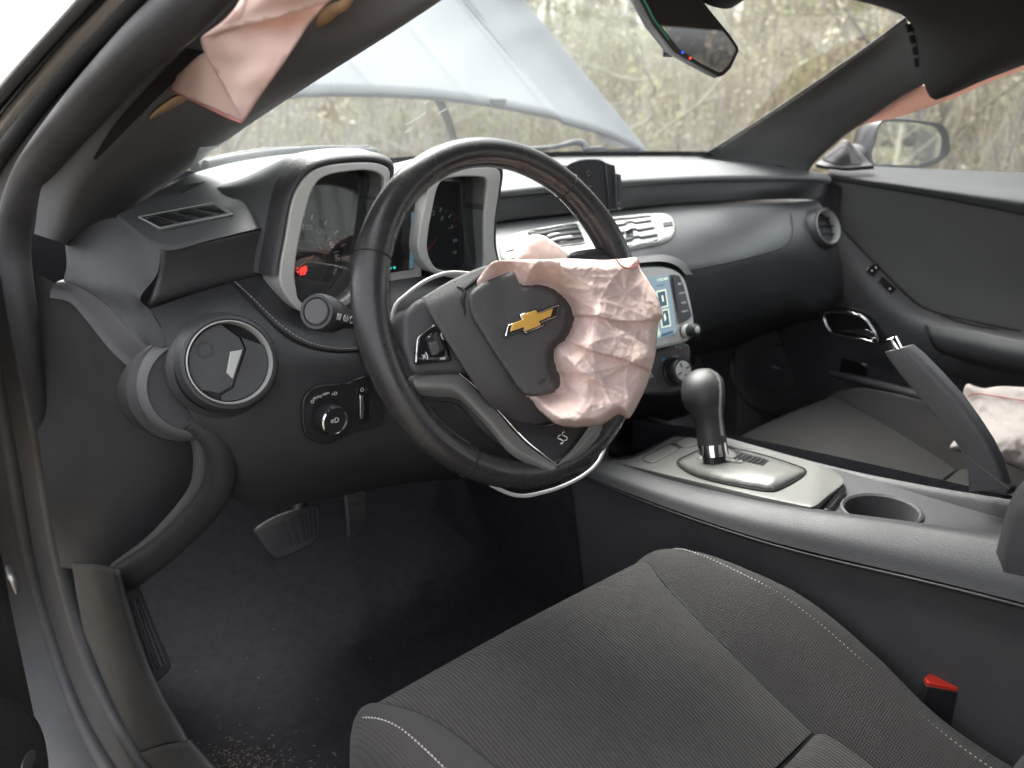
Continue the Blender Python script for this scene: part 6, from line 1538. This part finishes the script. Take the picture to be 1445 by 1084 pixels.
o = mk('crumbs', cv_, cf2, nmat('dry_crumbs', (.24, .18, .12), .9, var=.5, vscale=90), None, False)
o['kind'] = 'stuff'; o['label'] = 'dry leaf crumbs and grit on the driver footwell carpet'

# ------------------------------------------------------------------ outside: thicket, trees, shed
barks = [nmat('grey_bark', (.46, .42, .34), .9, bump=[('noise', 30, .8, .02)], var=.4, vscale=8), nmat('tan_bark', (.46, .39, .26), .9, bump=[('noise', 30, .8, .02)], var=.4, vscale=8), nmat('dark_bark', (.24, .215, .18), .9, bump=[('noise', 30, .8, .02)], var=.4, vscale=8)]
def leafmat(name, c):
    m = nmat(name, c, .8, var=.45, vscale=4)
    nt = m.node_tree; N = nt.nodes; L_ = nt.links; b = N['Principled BSDF']
    tl = N.new('ShaderNodeBsdfTranslucent'); tl.inputs[0].default_value = (*c, 1)
    mx = N.new('ShaderNodeMixShader'); mx.inputs[0].default_value = .35
    L_.new(b.outputs[0], mx.inputs[1]); L_.new(tl.outputs[0], mx.inputs[2]); L_.new(mx.outputs[0], N['Material Output'].inputs['Surface'])
    return m
leaves = [leafmat('olive_leaf', (.41, .395, .24)), leafmat('straw_leaf', (.56, .50, .36)), leafmat('green_leaf', (.30, .33, .16))]
def limb(P, r0, r1, verts, faces, seg=5):
    m = len(P); T = frames(P); u = T[0].orthogonal().normalized()
    base = len(verts)
    for i in range(m):
        a = (u - T[i] * u.dot(T[i])).normalized(); u = a; b = T[i].cross(a); r = r0 + (r1 - r0) * i / (m - 1)
        for k in range(seg):
            t = 2 * math.pi * k / seg; verts.append(P[i] + (a * math.cos(t) + b * math.sin(t)) * r)
    for i in range(m - 1):
        for k in range(seg):
            j = (k + 1) % seg
            faces.append((base + i * seg + k, base + i * seg + j, base + (i + 1) * seg + j, base + (i + 1) * seg + k))
def tree_mesh(seed, h, r, nb, nleaf, low=.06):
    rn = random.Random(seed)
    tv, tf, lv, lf = [], [], [], []
    P = [Vector((0, 0, -.3))]
    x = y = 0; lean = rn.uniform(-.06, .06), rn.uniform(-.06, .06)
    for i in range(1, 15):
        x += rn.gauss(lean[0], .05) * h / 15; y += rn.gauss(lean[1], .05) * h / 15
        P.append(Vector((x, y, h * i / 14)))
    limb(P, r, r * .2, tv, tf, 8)
    tips = []
    def branch(p, d, ln, rr, lvl):
        Q = [p]
        for i in range(5):
            d = (d + Vector((rn.gauss(0, .16), rn.gauss(0, .16), rn.gauss(.05, .12)))).normalized(); Q.append(Q[-1] + d * ln / 5)
        limb(Q, rr, rr * .3, tv, tf, 4)
        tips.extend(Q[2:])
        if lvl > 0:
            for _ in range(rn.randint(2, 4)):
                s = rn.choice(Q[1:]); dd = (d + Vector((rn.gauss(0, .7), rn.gauss(0, .7), rn.gauss(.1, .5)))).normalized()
                branch(s, dd, ln * rn.uniform(.35, .65), rr * .5, lvl - 1)
    for k in range(nb):
        t = low + (1 - low) * (k + rn.random()) / nb
        s = t * 14; i = min(int(s), 13); p = P[i].lerp(P[i + 1], s - i)
        a = rn.uniform(0, 6.28); d = Vector((math.cos(a), math.sin(a), rn.uniform(.1, 1.0))).normalized()
        branch(p, d, h * rn.uniform(.10, .22) * (1.15 - t * .6), r * .35 * (1.1 - t * .8), 2)
    for k in range(nleaf):
        p = rn.choice(tips) + Vector((rn.gauss(0, .08), rn.gauss(0, .08), rn.gauss(0, .08)))
        s = rn.uniform(.012, .026); n1 = Vector((rn.gauss(0, 1), rn.gauss(0, 1), rn.gauss(0, 1))).normalized(); n2 = n1.orthogonal().normalized()
        k0 = len(lv); lv += [p - n1 * s * 1.4, p + n2 * s * .7, p + n1 * s * 1.4, p - n2 * s * .7]; lf.append((k0, k0 + 1, k0 + 2, k0 + 3))
    a = bpy.data.meshes.new('trunk'); a.from_pydata([tuple(v) for v in tv], [], tf); a.polygons.foreach_set('use_smooth', [True] * len(a.polygons)); a.update()
    b = bpy.data.meshes.new('crown'); b.from_pydata([tuple(v) for v in lv], [], lf); b.update()
    return a, b
kinds = []
for i in range(9):
    t_, c_ = tree_mesh(100 + i, random.uniform(6.0, 10.0), random.uniform(.035, .085), 26, 2600)
    t_.materials.append(barks[i % 3]); c_.materials.append(leaves[(i * 2) % 3])
    kinds.append((t_, c_, ('grey', 'tan', 'dark')[i % 3]))
rnd = random.Random(5)
def gz(x, y):
    d = math.hypot(x, y)
    return GZ + .10 * noise.noise(Vector((x * .35, y * .35, 0))) * min(1, max(0, (d - 3.5) / 4)) + min(1.2, max(0, (d - 14) * .03))
def plant(x, y, k, label, group, sc=1.0):
    T_ = thing('tree', label, 'tree', (x, y, gz(x, y)), group)
    T_.rotation_euler.z = rnd.uniform(0, 6.28); T_.scale = (sc, sc, sc)
    for nm, me in (('trunk', kinds[k][0]), ('crown', kinds[k][1])):
        o = bpy.data.objects.new(nm, me); COL.objects.link(o); o.parent = T_
for i in range(64):
    az = R(20 + 62 * ((i * .6180339) % 1)); d = 7.0 + 11 * ((i * .7548776) % 1) + rnd.uniform(-.5, .5)
    x = CAM.x + math.sin(az) * d; y = CAM.y + math.cos(az) * d; k = rnd.randrange(9)
    side = 'beyond the windshield' if az < R(67) else 'beyond the passenger window'
    plant(x, y, k, 'slender bare %s barked tree in the thicket %s' % (kinds[k][2], side), '%s trees %s' % (kinds[k][2], side), rnd.uniform(.8, 1.2))
# undergrowth: twigs, straw and leaves
uv_, uf_, um_ = [], [], []
rnd = random.Random(21)
for k in range(95000):
    az = R(rnd.uniform(17, 88)); d = 7.0 + 13 * rnd.random() ** 1.1
    x = CAM.x + math.sin(az) * d; y = CAM.y + math.cos(az) * d; g0 = gz(x, y)
    dens = noise.noise(Vector((x * .5, y * .5, 4)))
    hh = max(.2, (1.5 + 1.2 * dens)) * (1 + .05 * d)
    z = g0 + hh * rnd.random() ** 1.3
    typ = rnd.random()
    if typ < .42:                                     # stem
        ln = rnd.uniform(.35, 1.4); dr = Vector((rnd.gauss(0, .30), rnd.gauss(0, .30), 1)).normalized() * ln; w = rnd.uniform(.002, .007)
        s = Vector((math.cos(az), -math.sin(az), 0)) * w; s2 = Vector((math.sin(az), math.cos(az), 0)) * w
        p = Vector((x, y, z - ln * .5)); k0 = len(uv_)
        uv_ += [p - s, p + s2, p + s, p + dr]; uf_ += [(k0, k0 + 1, k0 + 3), (k0 + 1, k0 + 2, k0 + 3), (k0 + 2, k0, k0 + 3)]; um_ += [rnd.choice((0, 0, 1, 2))] * 3
    else:
        s = rnd.uniform(.010, .026); n1 = Vector((rnd.gauss(0, 1), rnd.gauss(0, 1), rnd.gauss(0, 1))).normalized(); n2 = n1.orthogonal().normalized()
        p = Vector((x, y, z)); k0 = len(uv_)
        uv_ += [p - n1 * s * 1.3, p + n2 * s * .7, p + n1 * s * 1.3, p - n2 * s * .7]; uf_.append((k0, k0 + 1, k0 + 2, k0 + 3)); um_.append(3 + rnd.choice((0, 1, 1, 1, 2)))
me = bpy.data.meshes.new('undergrowth'); me.from_pydata([tuple(v) for v in uv_], [], uf_)
for m in barks + leaves: me.materials.append(m)
me.polygons.foreach_set('material_index', um_); me.update()
o = bpy.data.objects.new('undergrowth', me); COL.objects.link(o); o['kind'] = 'stuff'; o['label'] = 'tangled dry brush and leaves filling the wood edge'
# far belt of wood behind the thicket
fv_, ff_, fm_ = [], [], []
for k in range(60000):
    az = R(rnd.uniform(18, 95)); d = rnd.uniform(18, 30)
    x = CAM.x + math.sin(az) * d; y = CAM.y + math.cos(az) * d; g0 = gz(x, y)
    if noise.noise(Vector((az * 9, 1.3, 0))) > .32 and rnd.random() < .75: continue
    z = g0 + 5.2 * rnd.random() ** .9
    s = rnd.uniform(.03, .09); n1 = Vector((rnd.gauss(0, 1), rnd.gauss(0, 1), rnd.gauss(0, 1.6))).normalized(); n2 = n1.orthogonal().normalized()
    p = Vector((x, y, z)); k0 = len(fv_)
    w = .5 if rnd.random() < .6 else .12
    fv_ += [p - n1 * s * 1.5, p + n2 * s * w, p + n1 * s * 1.5, p - n2 * s * w]; ff_.append((k0, k0 + 1, k0 + 2, k0 + 3)); fm_.append(rnd.choice((0, 1, 3, 4, 4, 5)))
me = bpy.data.meshes.new('far_wood'); me.from_pydata([tuple(v) for v in fv_], [], ff_)
for m in barks + leaves: me.materials.append(m)
me.polygons.foreach_set('material_index', fm_); me.update()
o = bpy.data.objects.new('far_wood', me); COL.objects.link(o); o['kind'] = 'stuff'; o['label'] = 'pale far wood rising behind the thicket'
# shed behind the car, seen in the door mirror
shd = thing('metal_shed', 'pale ribbed metal shed with red brown corner post reflected in the door mirror', 'shed', (4.6, -9.0, GZ))
M['siding'] = nmat('pale_metal_siding', (.34, .37, .35), .5, var=.15, vscale=2)
M['redpost'] = nmat('red_brown_post', (.17, .06, .045), .6, var=.2)
for k in range(18):
    x = 3.13 + k * .3
    box('siding_rib', (x, -9.0, GZ + 1.4), (.13, 0, 0), (0, .03, 0), (0, 0, 1.4), M['siding'], shd, .02)
box('shed_wall', (5.7, -9.06, GZ + 1.4), (2.7, 0, 0), (0, .03, 0), (0, 0, 1.4), M['siding'], shd)
box('corner_post', (2.92, -8.98, GZ + 1.42), (.045, 0, 0), (0, .09, 0), (0, 0, 1.42), M['redpost'], shd, .01)
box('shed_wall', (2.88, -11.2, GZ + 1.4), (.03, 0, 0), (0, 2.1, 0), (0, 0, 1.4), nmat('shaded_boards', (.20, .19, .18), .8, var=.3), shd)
box('shed_roof', (5.6, -11.1, GZ + 2.92), (3.0, 0, 0), (0, 2.5, 0), (0, 0, .05), M['redpost'], shd)
for (x, y) in ((1.9, -6.6), (2.35, -7.4), (1.2, -9.5), (-.8, -10), (2.2, -12.5)):
    plant(x, y, rnd.randrange(9), 'bare tree behind the car reflected in the door mirror', 'trees reflected in the mirror', .6)
